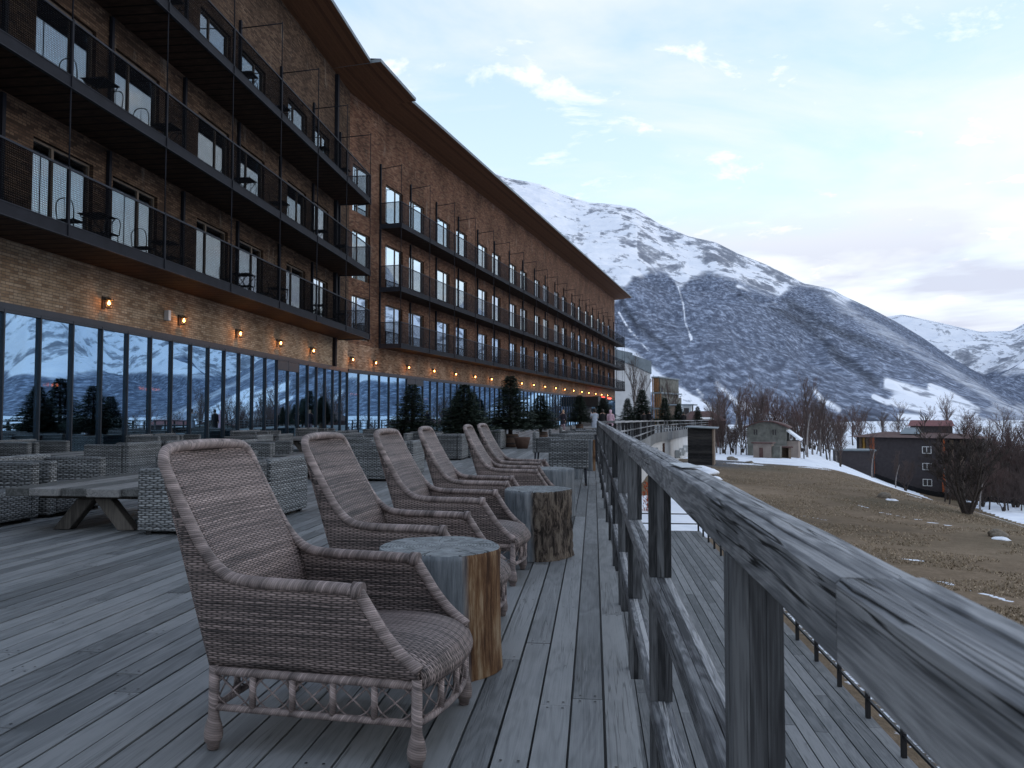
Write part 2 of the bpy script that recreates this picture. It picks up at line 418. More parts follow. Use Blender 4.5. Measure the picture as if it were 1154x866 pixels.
# mountain
t = NT('mountain'); c = t.coord()
fo = t.attr('forest'); sl = t.attr('rock')
n1 = t.noise(t.mapv(c, (1, .3, 1)), .2, 5, .72); n2 = t.noise(c, .02, 5, .65); n3 = t.noise(t.mapv(c, (1, .4, 1)), .026, 8, .7)
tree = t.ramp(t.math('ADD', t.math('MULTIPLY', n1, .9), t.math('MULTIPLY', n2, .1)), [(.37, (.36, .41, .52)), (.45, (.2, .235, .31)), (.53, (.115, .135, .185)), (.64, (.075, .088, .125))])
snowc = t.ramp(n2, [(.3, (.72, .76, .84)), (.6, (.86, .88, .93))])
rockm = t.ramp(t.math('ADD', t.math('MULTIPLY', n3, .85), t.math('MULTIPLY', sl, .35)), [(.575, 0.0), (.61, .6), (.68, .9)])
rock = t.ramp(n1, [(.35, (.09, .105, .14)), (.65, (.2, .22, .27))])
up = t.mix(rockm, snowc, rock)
spur_shade = t.math('MULTIPLY_ADD', t.math('MULTIPLY', t.math('SUBTRACT', fo, .97), 2.6, clamp=True), -.5, 1.0)  # relief shading of the spurs, painted into the tree colour
shade_tone = t.math('MULTIPLY', spur_shade, t.math('MULTIPLY_ADD', t.noise(c, .006, 5, .6), .9, .55))
tree = t.mix(1.0, tree, shade_tone, 'MULTIPLY')
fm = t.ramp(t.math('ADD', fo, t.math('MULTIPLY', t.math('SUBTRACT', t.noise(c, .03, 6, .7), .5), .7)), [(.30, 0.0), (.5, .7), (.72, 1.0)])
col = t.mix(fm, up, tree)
M['mountain'] = t.pbr(col, .95, t.bump(t.math('ADD', n1, t.math('MULTIPLY', n3, 1.5)), .22, 2.5), 0, .05)

# ------------------------------------------------------------------ ground sheet
def ground_z(X, Y):
    a = -2.2 - .04 * np.clip(X - 3, 0, 17) - .0015 * np.clip(Y, 0, 75)
    a = a + (-3.35 - a) * sstep(72, 104, Y) * sstep(-10, 6, X)
    Xc = np.where(Y < 75, 12.6 + .1 * (np.clip(Y, 0, 75) - 27), 17.4 + .20 * (Y - 75))
    a = a - 7.6 * sstep(0, 26, X - Xc) * (1 - sstep(170, 300, Y))
    r = np.hypot(X, Y)
    a = a + (fbm(X * .06, Y * .06, 3) - .5) * .35 * sstep(20, 60, r)
    a = a + sstep(150, 420, r) * (fbm(X * .01, Y * .01, 3) * 6)
    a = a * (1 - sstep(3000, 6000, r)) + -5 * sstep(3000, 6000, r)
    return a
def gz(x, y): return float(ground_z(np.array(float(x)), np.array(float(y))))
def seg_d(X, Y, pts):
    best = np.full(X.shape, 1e9)
    for (x0, y0), (x1, y1) in zip(pts[:-1], pts[1:]):
        dx, dy = x1 - x0, y1 - y0; L2 = dx * dx + dy * dy + 1e-9
        tt = np.clip(((X - x0) * dx + (Y - y0) * dy) / L2, 0, 1)
        best = np.minimum(best, np.hypot(X - x0 - tt * dx, Y - y0 - tt * dy))
    return best
def spot(px, py, z):                                          # where a line of sight meets height z
    az = az_of(px); tn = tan_of(px, py)
    d = (z - H) / tn; return d * math.sin(az), d * math.cos(az)
def spot_ground(px, py):
    az = az_of(px); tn = tan_of(px, py); d = 6.0
    while d < 400:
        if H + tn * d <= gz(d * math.sin(az), d * math.cos(az)): break
        d *= 1.01
    return d * math.sin(az), d * math.cos(az), H + tn * d

def np_mesh(name, V, n, m, mat, attrs, closed=False, smooth=True):
    me = bpy.data.meshes.new(name)
    me.vertices.add(len(V)); me.vertices.foreach_set('co', V.astype(np.float32).ravel())
    i = np.arange(n - 1)[:, None]; j = np.arange(m if closed else m - 1)[None, :]; j2 = (j + 1) % m
    q = np.stack(np.broadcast_arrays(i * m + j, i * m + j2, (i + 1) * m + j2, (i + 1) * m + j), -1).reshape(-1, 4)
    me.loops.add(q.size); me.loops.foreach_set('vertex_index', q.astype(np.int32).ravel())
    me.polygons.add(len(q)); me.polygons.foreach_set('loop_start', (np.arange(len(q)) * 4).astype(np.int32))
    me.polygons.foreach_set('loop_total', np.full(len(q), 4, np.int32))
    me.update(calc_edges=True); me.polygons.foreach_set('use_smooth', np.full(len(q), smooth))
    for k, a in attrs.items():
        at = me.attributes.new(k, 'FLOAT', 'POINT'); at.data.foreach_set('value', a.astype(np.float32).ravel())
    me.materials.append(mat)
    o = bpy.data.objects.new(name, me); COL.objects.link(o); return o

azs = np.concatenate([np.arange(-14, 40, .22), np.arange(40, 346, 3.0)]) * PI / 180
rs = np.concatenate([[.01, 1, 2, 3], 4 * 1.011 ** np.arange(0, 400), 4 * 1.011 ** 400 * 1.05 ** np.arange(1, 75)])
Rr, Aa = np.meshgrid(rs, azs, indexing='ij'); X = Rr * np.sin(Aa); Y = Rr * np.cos(Aa); Z = ground_z(X, Y)
Xc = np.where(Y < 75, 12.6 + .1 * (np.clip(Y, 0, 75) - 27), 17.4 + .20 * (Y - 75))
lawn = (1 - sstep(3.5, 5.5, X - Xc)) * (1 - sstep(62, 68, Y + (fbm(X * .15, Y * .15, 3) - .5) * 18))
snow = 1 - lawn
snow = np.maximum(snow, .62 * np.exp(-((X - 3.35 - .01 * Y) / .35) ** 2) * (Y < 60))
def patch(pts, w, a=.75):
    global snow
    P = [spot_ground(*p)[:2] for p in pts]
    snow = np.maximum(snow, a * np.exp(-(seg_d(X, Y, P) / w) ** 2))
patch([(845, 570), (870, 575)], .35, .62); patch([(885, 578), (930, 586)], .22, .55); patch([(995, 629), (1036, 631)], .12)
patch([(1050, 654), (1072, 659)], .10); patch([(1088, 664), (1108, 670), (1132, 676)], .13); patch([(1062, 655), (1068, 657)], .08)
patch([(966, 570), (975, 572)], .16); patch([(988, 577), (1018, 583)], .14, .68); patch([(1028, 585), (1034, 586)], .12); patch([(1044, 589), (1066, 592)], .16)
patch([(1022, 557), (1034, 561)], .3); patch([(1090, 570), (1120, 580)], .35, .7); patch([(998, 562), (1001, 563)], .2); patch([(940, 571), (945, 572)], .1)
patch([(845, 522), (850, 523)], .3, .6); patch([(882, 546), (892, 547)], .2, .55)
# bare track beyond the crest, curving down to the right
trk = seg_d(X, Y, [spot(q_[0], q_[1], -10.2) for q_ in ((1030, 545), (1060, 558), (1090, 571), (1125, 583), (1154, 592), (1200, 615))]) * .55
snow = np.where(trk < 1.3, snow * .1, snow); path = 0 * snow
path = np.maximum(path, np.exp(-(seg_d(X, Y, [(9, 60), (12, 66), (14, 68)]) / 3.0) ** 2))
far = sstep(170, 260, Rr); brushy = sstep(.5, .62, fbm(X * .03, Y * .03, 4)) * far
snow = snow * (1 - .45 * brushy)
V = np.stack([X, Y, Z], -1).reshape(-1, 3)
g_ = np_mesh('ground', V, len(rs), len(azs), M['ground'], {'snow': snow, 'path': path}, closed=True); tag(g_, kind='structure')

mb = MB(); rg = random.Random(77)
for k in range(70000):
    d = 13 + 50 * rg.random() ** 1.5; az = math.atan((rg.uniform(800, 1200) - CX) / F) - YAW; x = d * math.sin(az); y = d * math.cos(az)
    if x > 12.8 + .1 * (y - 27) + 3 or x < 3.6 or vn(np.array(x * .8), np.array(y * .8)) < .38: continue
    z = gz(x, y); h_ = rg.uniform(.02, .055); a = rg.uniform(0, 6.28); w_ = rg.uniform(.01, .03)
    b = len(mb.v); mb.v.extend([(x - w_ * math.cos(a), y - w_ * math.sin(a), z - .01), (x + w_ * math.cos(a), y + w_ * math.sin(a), z - .01), (x + rg.uniform(-.05, .05), y + rg.uniform(-.05, .05), z + h_)]); mb.face((b, b + 1, b + 2), None, rg.random())
gt_ = NT('dry_grass'); M['dry_grass'] = gt_.pbr(gt_.ramp(gt_.attr('tint'), [(0, (.15, .115, .075)), (.6, (.3, .235, .16)), (1, (.48, .38, .27))]), .9)
ob = mb.obj('grass', M['dry_grass']); tag(ob, 'short dead straw-coloured grass on the lawn', 'grass', None, 'stuff')

# ------------------------------------------------------------------ mountains
def interp(px, pts): return np.interp(px, [p[0] for p in pts], [p[1] for p in pts])
def polydist(PX, PY, pts): return seg_d(PX, PY, pts)
def mountain(name, px0, px1, ncol, ridge, r0f, r1f, nrow, seed, masks, amp, zfoot=-4, azdeg=False):
    if azdeg:
        az = np.linspace(px0, px1, ncol) * PI / 180; px = CX + F * np.tan(np.clip(az + YAW, -1.2, 1.2)); tanr = np.tan(np.interp(np.degrees(az), [p[0] for p in ridge], [p[1] for p in ridge]) * PI / 180)
    else:
        px = np.linspace(px0, px1, ncol); az = np.arctan((px - CX) / F) - YAW; py = interp(px, ridge); tanr = (469 - py) / np.hypot(F, px - CX)
    k = np.arange(ncol)
    s = np.linspace(0, 1.0, nrow); back = np.linspace(1.02, 1.5, 14)
    S = np.concatenate([s, back])[:, None] * np.ones((1, ncol))
    r0 = r0f(px); r1 = r1f(px)
    Rm = r0 + (r1 - r0) * S
    Xm = Rm * np.sin(az); Ym = Rm * np.cos(az)
    zr = H + tanr * r1
    prof = S ** 1.12
    Zm = zfoot + (zr - zfoot) * np.where(S <= 1, prof, 1 - (S - 1) * 1.3)
    hgt = (zr - zfoot)
    # spurs and gullies run down the fall line: noise is stretched along it
    u = az * 1800; wv = np.minimum(S, 1)
    warp = (fbm(Xm / 500 + seed, Ym / 500, 3) - .5) * 380
    sp = ridged((u + warp + wv * 260) / 330 + seed, wv * 1.3 + seed, 3, .5) - .5
    sm = ridged(Xm / 170 + seed, Ym / 170 + Zm / 260, 5, .55) - .5
    fi = fbm(Xm / 28, Ym / 28 + Zm / 30, 4, .6) - .5
    env = np.clip(S * 5, 0, 1) * np.clip((1.0 - S) * 5, .0, 1) * (S <= 1)
    edge = np.clip((1.05 - S) * 6, 0.12, 1)
    Zm = Zm + amp * (sp * 1.5 * env + sm * .62 * env + fi * .09 * np.clip(S * 5, 0, 1) * np.maximum(edge * (S <= 1.05), .1)) * np.clip(hgt / 500, .25, 1.3)
    lim = H + (tanr * (.965 + .035 * np.clip(S, 0, 1) + .012 * (fbm(Xm / 60, Ym / 60, 3) - .5))) * Rm
    Zm = np.where(S < 1, np.minimum(Zm, lim), Zm)
    tn = (Zm - H) / Rm
    PY = 469 - tn * np.hypot(F, px - CX); PX = px[None, :] + 0 * PY
    forest, rock = masks(PX, PY, S, Xm, Ym)
    V = np.stack([Xm, Ym, Zm], -1).reshape(-1, 3)
    o = np_mesh(name, V, S.shape[0], ncol, M['mountain'], {'forest': forest, 'rock': rock}); tag(o, kind='structure'); return o
ridge1 = [(300, 60), (420, 120), (480, 158), (545, 187), (568, 197), (609, 205), (632, 216), (665, 226), (700, 229), (718, 233), (745, 251), (778, 265), (809, 272), (834, 285), (865, 297), (909, 319), (939, 325), (953, 333), (981, 346), (1011, 362), (1039, 379), (1072, 401), (1106, 421), (1128, 438), (1154, 457), (1200, 478), (1260, 487)]
tline = [(300, 300), (560, 300), (640, 330), (690, 345), (700, 328), (715, 312), (735, 303), (752, 306), (768, 326), (780, 312), (800, 307), (830, 314), (860, 328), (880, 335), (892, 325), (905, 322), (930, 327), (960, 338), (1000, 355), (1300, 470)]
def masks1(PX, PY, S, Xm, Ym):
    jit = (fbm(Xm / 60, Ym / 60, 4) - .5)
    tl = interp(PX[0], tline)[None, :]
    f = np.clip(.5 + (PY - tl + jit * 10) / 16, 0, 1)
    f = f * .97 * np.where(PX > 900, 1 - .45 * sstep(900, 960, PX) * sstep(40, 5, PY - interp(PX[0], ridge1)[None, :] - (PX - 900) * .12), 1)
    def white(pts, w, a=1.0, j=8):
        nonlocal f
        d = polydist(PX, PY, pts) + jit * j
        f = f * (1 - a * np.clip(1.35 - d / w, 0, 1))
    def dark(pts, w, a=.35, j=6):  # dark forest bands; the excess over full cover paints spur shading
        nonlocal f
        d = polydist(PX, PY, pts) + jit * j
        f = np.clip(f + a * np.clip(1.4 - d / w, 0, 1), 0, 1.35)
    white([(762, 313), (771, 342), (773, 363), (780, 382)], 1.7, .75, 3); white([(780, 382), (770, 400), (772, 412)], 1.3, .7, 4)
    white([(698, 352), (710, 372), (728, 392), (742, 408)], 1.3, .7, 3)
    white([(694, 395), (712, 402), (742, 428), (775, 450), (800, 466)], 9, 1, 5); white([(735, 435), (790, 462)], 10, 1, 6)
    white([(808, 432), (822, 446), (836, 457)], 5, 1, 3); white([(838, 458), (865, 472), (890, 480)], 8, .9, 6)
    white([(720, 420), (735, 428)], 5, .8, 4); white([(786, 440), (792, 446)], 3, .8, 3)
    for a, b, w in (((918, 440), (926, 450), 5), ((932, 455), (945, 462), 6), ((1000, 432), (1060, 450), 7), ((1010, 452), (1090, 464), 9), ((1015, 470), (1080, 476), 6), ((985, 447), (1000, 455), 4), ((1050, 436), (1100, 462), 5), ((1090, 470), (1120, 482), 5)):
        white([a, b], w, .95, 9)
    white([(834, 323), (860, 340), (885, 345)], 4, .6, 4)
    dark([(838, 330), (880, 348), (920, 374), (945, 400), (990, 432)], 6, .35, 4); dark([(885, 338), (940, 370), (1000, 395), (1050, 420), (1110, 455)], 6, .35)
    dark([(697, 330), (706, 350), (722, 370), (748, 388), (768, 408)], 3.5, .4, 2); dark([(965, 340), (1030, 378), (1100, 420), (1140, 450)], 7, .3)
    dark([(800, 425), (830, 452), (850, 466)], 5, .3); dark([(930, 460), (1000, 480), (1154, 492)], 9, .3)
    rock = .22 + .9 * (ridged(PX / 45, PY / 28 + 4, 4, .6) - .55)
    rock = rock + .12 * np.exp(-((PY - interp(PX[0], ridge1)[None, :] - 3) / 7) ** 2)
    rock = rock + .25 * np.clip(1 - np.abs(PY - tl + 25) / 30, 0, 1) * (PX > 720)
    return f, rock
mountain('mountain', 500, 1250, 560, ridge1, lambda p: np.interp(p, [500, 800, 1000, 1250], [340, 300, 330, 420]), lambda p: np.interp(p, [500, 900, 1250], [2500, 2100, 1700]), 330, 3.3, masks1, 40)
def masks2(PX, PY, S, Xm, Ym):
    f = np.clip(.55 + (PY - np.interp(PX, [900, 1080, 1154, 1300, 1600], [440, 425, 418, 418, 405]) + (fbm(Xm / 90, Ym / 90, 4) - .5) * 30) / 14, 0, 1)
    blotch = sstep(.56, .62, fbm(Xm / 260, Ym / 200, 4)) * (PY > 395) * (PX > 1090)
    f = np.maximum(f, blotch * .9)
    return f, .3 + .6 * (ridged(Xm / 300, Ym / 300, 3) - .5)
ridge2 = [(16.5, 5.7), (19.3, 6.57), (21.0, 6.72), (23.0, 6.1), (25.4, 5.35), (27.0, 5.3), (28.5, 6.2), (30, 7.6), (31.5, 8.6), (33, 7.3), (34.5, 7.0), (36, 8.8), (37.5, 11), (38.6, 9.6), (40, 7.8), (43, 7.0), (46, 7.8), (50, 8.4), (54, 7), (60, 9), (66, 8), (75, 6), (85, 4)]
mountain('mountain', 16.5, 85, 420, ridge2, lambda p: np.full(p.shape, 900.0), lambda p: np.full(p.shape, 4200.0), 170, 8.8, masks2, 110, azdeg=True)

# ------------------------------------------------------------------ terrace deck
PIV = (-12.5, 38.2); WANG = R(11.3); WD = Vector((math.sin(WANG), math.cos(WANG), 0)); WN = Vector((WD.y, -WD.x, 0))
RA = R(.33); RU = Vector((-math.sin(RA), math.cos(RA), 0)); RR = Vector((RU.y, -RU.x, 0))      # railing axis and its right-hand normal
def railpt(d, lat=0.182, z=0): p = RU * d + RR * lat; return Vector((p.x, p.y, z))
END = 19.3
PB = [(railpt(END).x + .05, END + .05), (4.1, 53.0), (11.5, 84.0), (13.2, 91.0)]
def edge_y(x):    # first y at which the terrace's outer edge has moved right of x
    if x <= PB[0][0]: return -3.0
    for (x0, y0), (x1, y1) in zip(PB[:-1], PB[1:]):
        if x <= x1: return y0 + (x - x0) / (x1 - x0) * (y1 - y0)
    return 1e9
mb = MB(); pitch = .133; x = .1637
cols = []; SCR = []
xx = .1637 - .133 * 96
while xx < 13.2: cols.append(xx); xx += pitch
for x1 in cols:
    x0 = x1 - pitch + .0105
    if x1 <= .17: ys = -3.0
    else: ys = edge_y(x1)
    if x0 < -12.55: ye = 38.4
    else: ye = min(38.2 + (x1 + 12.5) / math.tan(WANG) + .5, 116)
    ye = min(ye, 91 if x1 > 1 else 116)
    y = ys + .0
    first = True
    while y < ye:
        L = random.uniform(1.6, 4.6) if y < 45 else random.uniform(6, 12)
        if first and ys < 0: L = random.uniform(.5, 4)
        first = False
        y2 = min(y + L, ye); dz = random.uniform(-.0022, .0022)
        if y2 < 9 and x1 > -5: SCR += [(x0 + .03, y2 - .035), (x1 - .03, y2 - .035), (x0 + .03, y2 + .03), (x1 - .03, y2 + .03)] + [(xq, y + (y2 - y) * .5) for xq in (x0 + .03, x1 - .03)]
        mb.box(x0 + random.uniform(-.001, .001), x1 + random.uniform(-.001, .001), y, y2 - .004, -.028, dz, tint=random.random(), skip='b')
        y = y2
dk = mb.obj('terrace_deck', M['deck_wood']); tag(dk, kind='structure')
mb = MB()   # dark joists/backing below the gaps, and skirts
mb.box(-12.9, .155, -3.2, END, -.25, -.032)
def prism(mb, poly, z0, z1, tint=0):
    b = len(mb.v); n = len(poly)
    for z in (z0, z1):
        for p in poly: mb.v.append((p[0], p[1], z))
    mb.face([b + n + i for i in range(n)], [(p[0], p[1]) for p in poly], tint); mb.face([b + i for i in range(n)][::-1], None, tint)
    L = 0
    for i in range(n):
        j = (i + 1) % n; d = math.hypot(poly[j][0] - poly[i][0], poly[j][1] - poly[i][1])
        mb.face((b + i, b + j, b + n + j, b + n + i), [(L, z0), (L + d, z0), (L + d, z1), (L, z1)], tint); L += d
prism(mb, [(-12.9, END + .01), (PB[0][0] - .02, END + .01), (PB[1][0] - .02, PB[1][1]), (PB[2][0] - .02, PB[2][1]), (PB[3][0] - .02, PB[3][1]), (3, 118), (-12.9, 40)], -.30, -.032)
ob = mb.obj('terrace_base', M['black_metal']); tag(ob, kind='structure')
# nails are tiny dark dots near the joints of the closest boards
mb = MB()
for (sx, sy) in SCR:
    b = len(mb.v); mb.v.extend([(sx + .006 * math.cos(a * PI / 4), sy + .006 * math.sin(a * PI / 4), .0035) for a in range(8)]); mb.face([b + i for i in range(8)])
ob = mb.obj('deck_screws', M['black_metal']); tag(ob, kind='stuff')
# retaining wall below the terrace
mb = MB()
prism(mb, [(-12.9, END + .2), (PB[0][0] - .12, END + .2), (PB[1][0] - .12, PB[1][1]), (PB[2][0] - .12, PB[2][1]), (PB[3][0] - .12, PB[3][1]), (2, 118), (-12.9, 60)], -4.6, -.31)
ob = mb.obj('retaining_wall', M['white_wall']); tag(ob, 'pale rendered retaining wall under the far part of the terrace', 'retaining wall')
mb = MB(); mb.box(-12.9, .12, -3.2, END + .15, -4.6, -.26)
ob = mb.obj('retaining_wall', M['dark_clad']); tag(ob, 'dark boarded wall carrying the near part of the deck above the lower deck', 'retaining wall')
# weathered edge board along the far terrace
root = empty('edge_board', (0, 0, 0), 0, 'grey weathered edge boards running under the far railing', 'edge board')
for (a, b) in zip(PB[:-1], PB[1:]):
    a = Vector((a[0], a[1], 0)); b = Vector((b[0], b[1], 0)); d = (b - a); L = d.length
    fr = Matrix.Translation(a) @ Matrix.Rotation(-math.atan2(d.x, d.y), 4, 'Z')
    mb = MB()
    for k in range(int(L / 3) + 1):
        mb.box(-.03, .06, 3 * k, min(L, 3 * k + 2.99), -.62, .03, tint=random.random(), frame=fr)
    mb.obj('board', M['deck_wood'], root)

# lower deck
mb = MB(); x = .34
LZ = -2.0
while x < 2.86:
    y = -3.0
    while y < 22.0:
        L = random.uniform(2, 5); y2 = min(22.0, y + L)
        mb.box(x, x + .132, y, y2 - .003, LZ - .03, LZ + random.uniform(-.002, .002), tint=random.random(), skip='b'); y = y2
    x += .1445
ob = mb.obj('lower_deck', M['lower_wood']); tag(ob, kind='structure')
mb = MB(); mb.box(.13, 2.9, -3, 22.02, LZ - .5, LZ - .034); ob = mb.obj('lower_deck_base', M['black_metal']); tag(ob, kind='structure')
fen = empty('metal_fence', (2.88, 0, LZ), 0, 'low black two-bar metal fence round the edge of the lower deck', 'fence')
k = 0; y = 21.95
while y > 1:
    mb = MB(); mb.box(-.022, .022, y - .022, y + .022, -.1, .52); mb.obj('post', M['black_metal'], fen); y -= .95
for zz in (.2, .47):
    mb = MB(); mb.box(-.014, .014, 0, 21.95, zz - .014, zz + .014); mb.obj('bar', M['black_metal'], fen)
    mb = MB(); mb.box(-2.5, -.015, 21.935, 21.965, zz - .014, zz + .014); mb.obj('bar', M['black_metal'], fen)
for xx in (-.98, -1.95):
    mb = MB(); mb.box(xx, xx + .04, 21.93, 21.97, -.1, .52); mb.obj('post', M['black_metal'], fen)

# ------------------------------------------------------------------ near railing
FR = Matrix.Rotation(RA, 4, 'Z')
rail = empty('wooden_railing', (0, 0, 0), RA, 'thick weathered grey timber railing along the deck edge closest to the camera', 'railing')
W = .066
def beam(name, y0, y1, z0, z1, x0=.182, w=W, amp=.0012, plies=3, mat='rail_wood', jz=0):
    """laminated timber: plies side by side, worn arrises, gently wandering surface"""
    mb = MB(); nx = plies; n = max(2, int((y1 - y0) / .03))
    for k in range(nx):
        a = x0 + w * k / nx + (.0004 if k else 0); b = x0 + w * (k + 1) / nx - .0004
        dzt = random.uniform(-.0014, .0014); t_ = random.random(); ph = random.uniform(0, 50)
        rows = []; UV = []
        c_ = .0035 if True else 0
        for i in range(n + 1):
            y = y0 + (y1 - y0) * i / n
            wz = amp * 1.5 * math.sin(y * 5.1 + ph) * .5 + amp * (float(vn(np.array(y * 9.0 + ph), np.array(ph))) - .5) * 2.4
            wx = amp * (float(vn(np.array(y * 7.0 + ph), np.array(ph + 9))) - .5) * 2 if k in (0, nx - 1) else 0
            l = a + (wx if k == 0 else 0); r_ = b + (wx if k == nx - 1 else 0); zt = z1 + dzt + wz; zb = z0 - wz * .6
            cl = c_ + (.002 * float(vn(np.array(y * 23.0 + ph), np.array(3.3))) if k == 0 else 0) if k == 0 else .0012
            cr = c_ if k == nx - 1 else .0012
            rows.append([(l, y, zb), (l, y, zt - cl), (l + cl, y, zt), (r_ - cr, y, zt), (r_, y, zt - cr), (r_, y, zb)])
        b0 = mb.quadmesh([list(reversed(q)) for q in rows], None, t_, 0, False, True)
        mb.face([b0 + i for i in range(6)][::-1], None, t_); e = b0 + n * 6; mb.face([e + i for i in range(6)], None, t_)
    return mb.obj(name, M[mat], rail)
posts = [1.03, 2.40, 3.72, 4.98]
while posts[-1] < END - 1.6: posts.append(posts[-1] + 1.28)
posts.append(END - .07)
# cap in scarfed lengths
segs = [(-.6, .60), (.603, 3.55), (3.553, 6.9), (6.903, 10.8), (10.803, 15.0), (15.003, END)]
for i, (a, b) in enumerate(segs):
    beam('top_rail', a, b, 1.0165, 1.081 + random.uniform(-.0015, .0015), .182 + (0, .0015, -.001, .001, 0, 0)[i])
for zt, nm in ((.707, 'middle_rail'), (.335, 'bottom_rail')):
    last = -.6
    for i, p in enumerate(posts):
        if i % 2 == 1 or i == len(posts) - 1:
            beam(nm, last, p + .028, zt - .058, zt, .184, .062, .0006); last = p + .031
for p in posts:
    zs = [(.0, .335 - .058), (.336, .707 - .058), (.708, 1.0155)]
    mb = MB()
    for (z0, z1) in zs:
        for k in range(3):
            mb.box(.183 + .0217 * k, .183 + .0217 * (k + 1) - .0006, p, p + .06, z0 - (.04 if z0 == 0 else 0), z1, tint=random.random())
    mb.obj('post', M['post_wood'], rail)
mb = MB()   # flat offcut plate lying on the cap
fr2 = Matrix.Translation((.218, 1.83, 1.0845)) @ Matrix.Rotation(R(4), 4, 'Z')
mb.box(-.02, .026, -.08, .08, 0, .0018, frame=fr2); mb.obj('cover_plate', M['ac_white'], rail)

# far railing
far_rail = empty('wooden_railing', (0, 0, 0), 0, 'slimmer timber railing with dark balusters round the far edge of the terrace', 'railing')
for (a, b) in zip(PB[:-1], PB[1:]):
    a = Vector((a[0], a[1], 0)); b = Vector((b[0], b[1], 0)); d = (b - a); L = d.length
    fr = Matrix.Translation(a) @ Matrix.Rotation(-math.atan2(d.x, d.y), 4, 'Z')
    for nm, zt, hh, mat in (('top_rail', 0, .06, 'rail_wood'), ('middle_rail', .34, .05, 'rail_wood'), ('bottom_rail', .68, .05, 'rail_wood')):
        mb = MB(); q = 0
        while q < L:
            ym = a.y + (b.y - a.y) * min(q + 2, L) / L; tz = float(np.interp(ym, [19, 53, 84, 91], [1.075, .89, .76, .74])) - zt * float(np.interp(ym, [19, 84], [1, .75]))
            mb.box(-.05, .05, q, min(L, q + 4) - .01, tz - hh, tz, tint=random.random(), frame=fr); q += 4
        mb.obj(nm, M[mat], far_rail)
    q = 1.5
    while q < L:
        mb = MB(); mb.box(-.045, .045, q - .045, q + .045, 0, float(np.interp(a.y + (b.y - a.y) * q / L, [19, 53, 84, 91], [1.0, .83, .7, .68])), frame=fr, tint=random.random()); mb.obj('post', M['rail_wood'] if random.random() < .35 else M['black_metal'], far_rail); q += 1.5

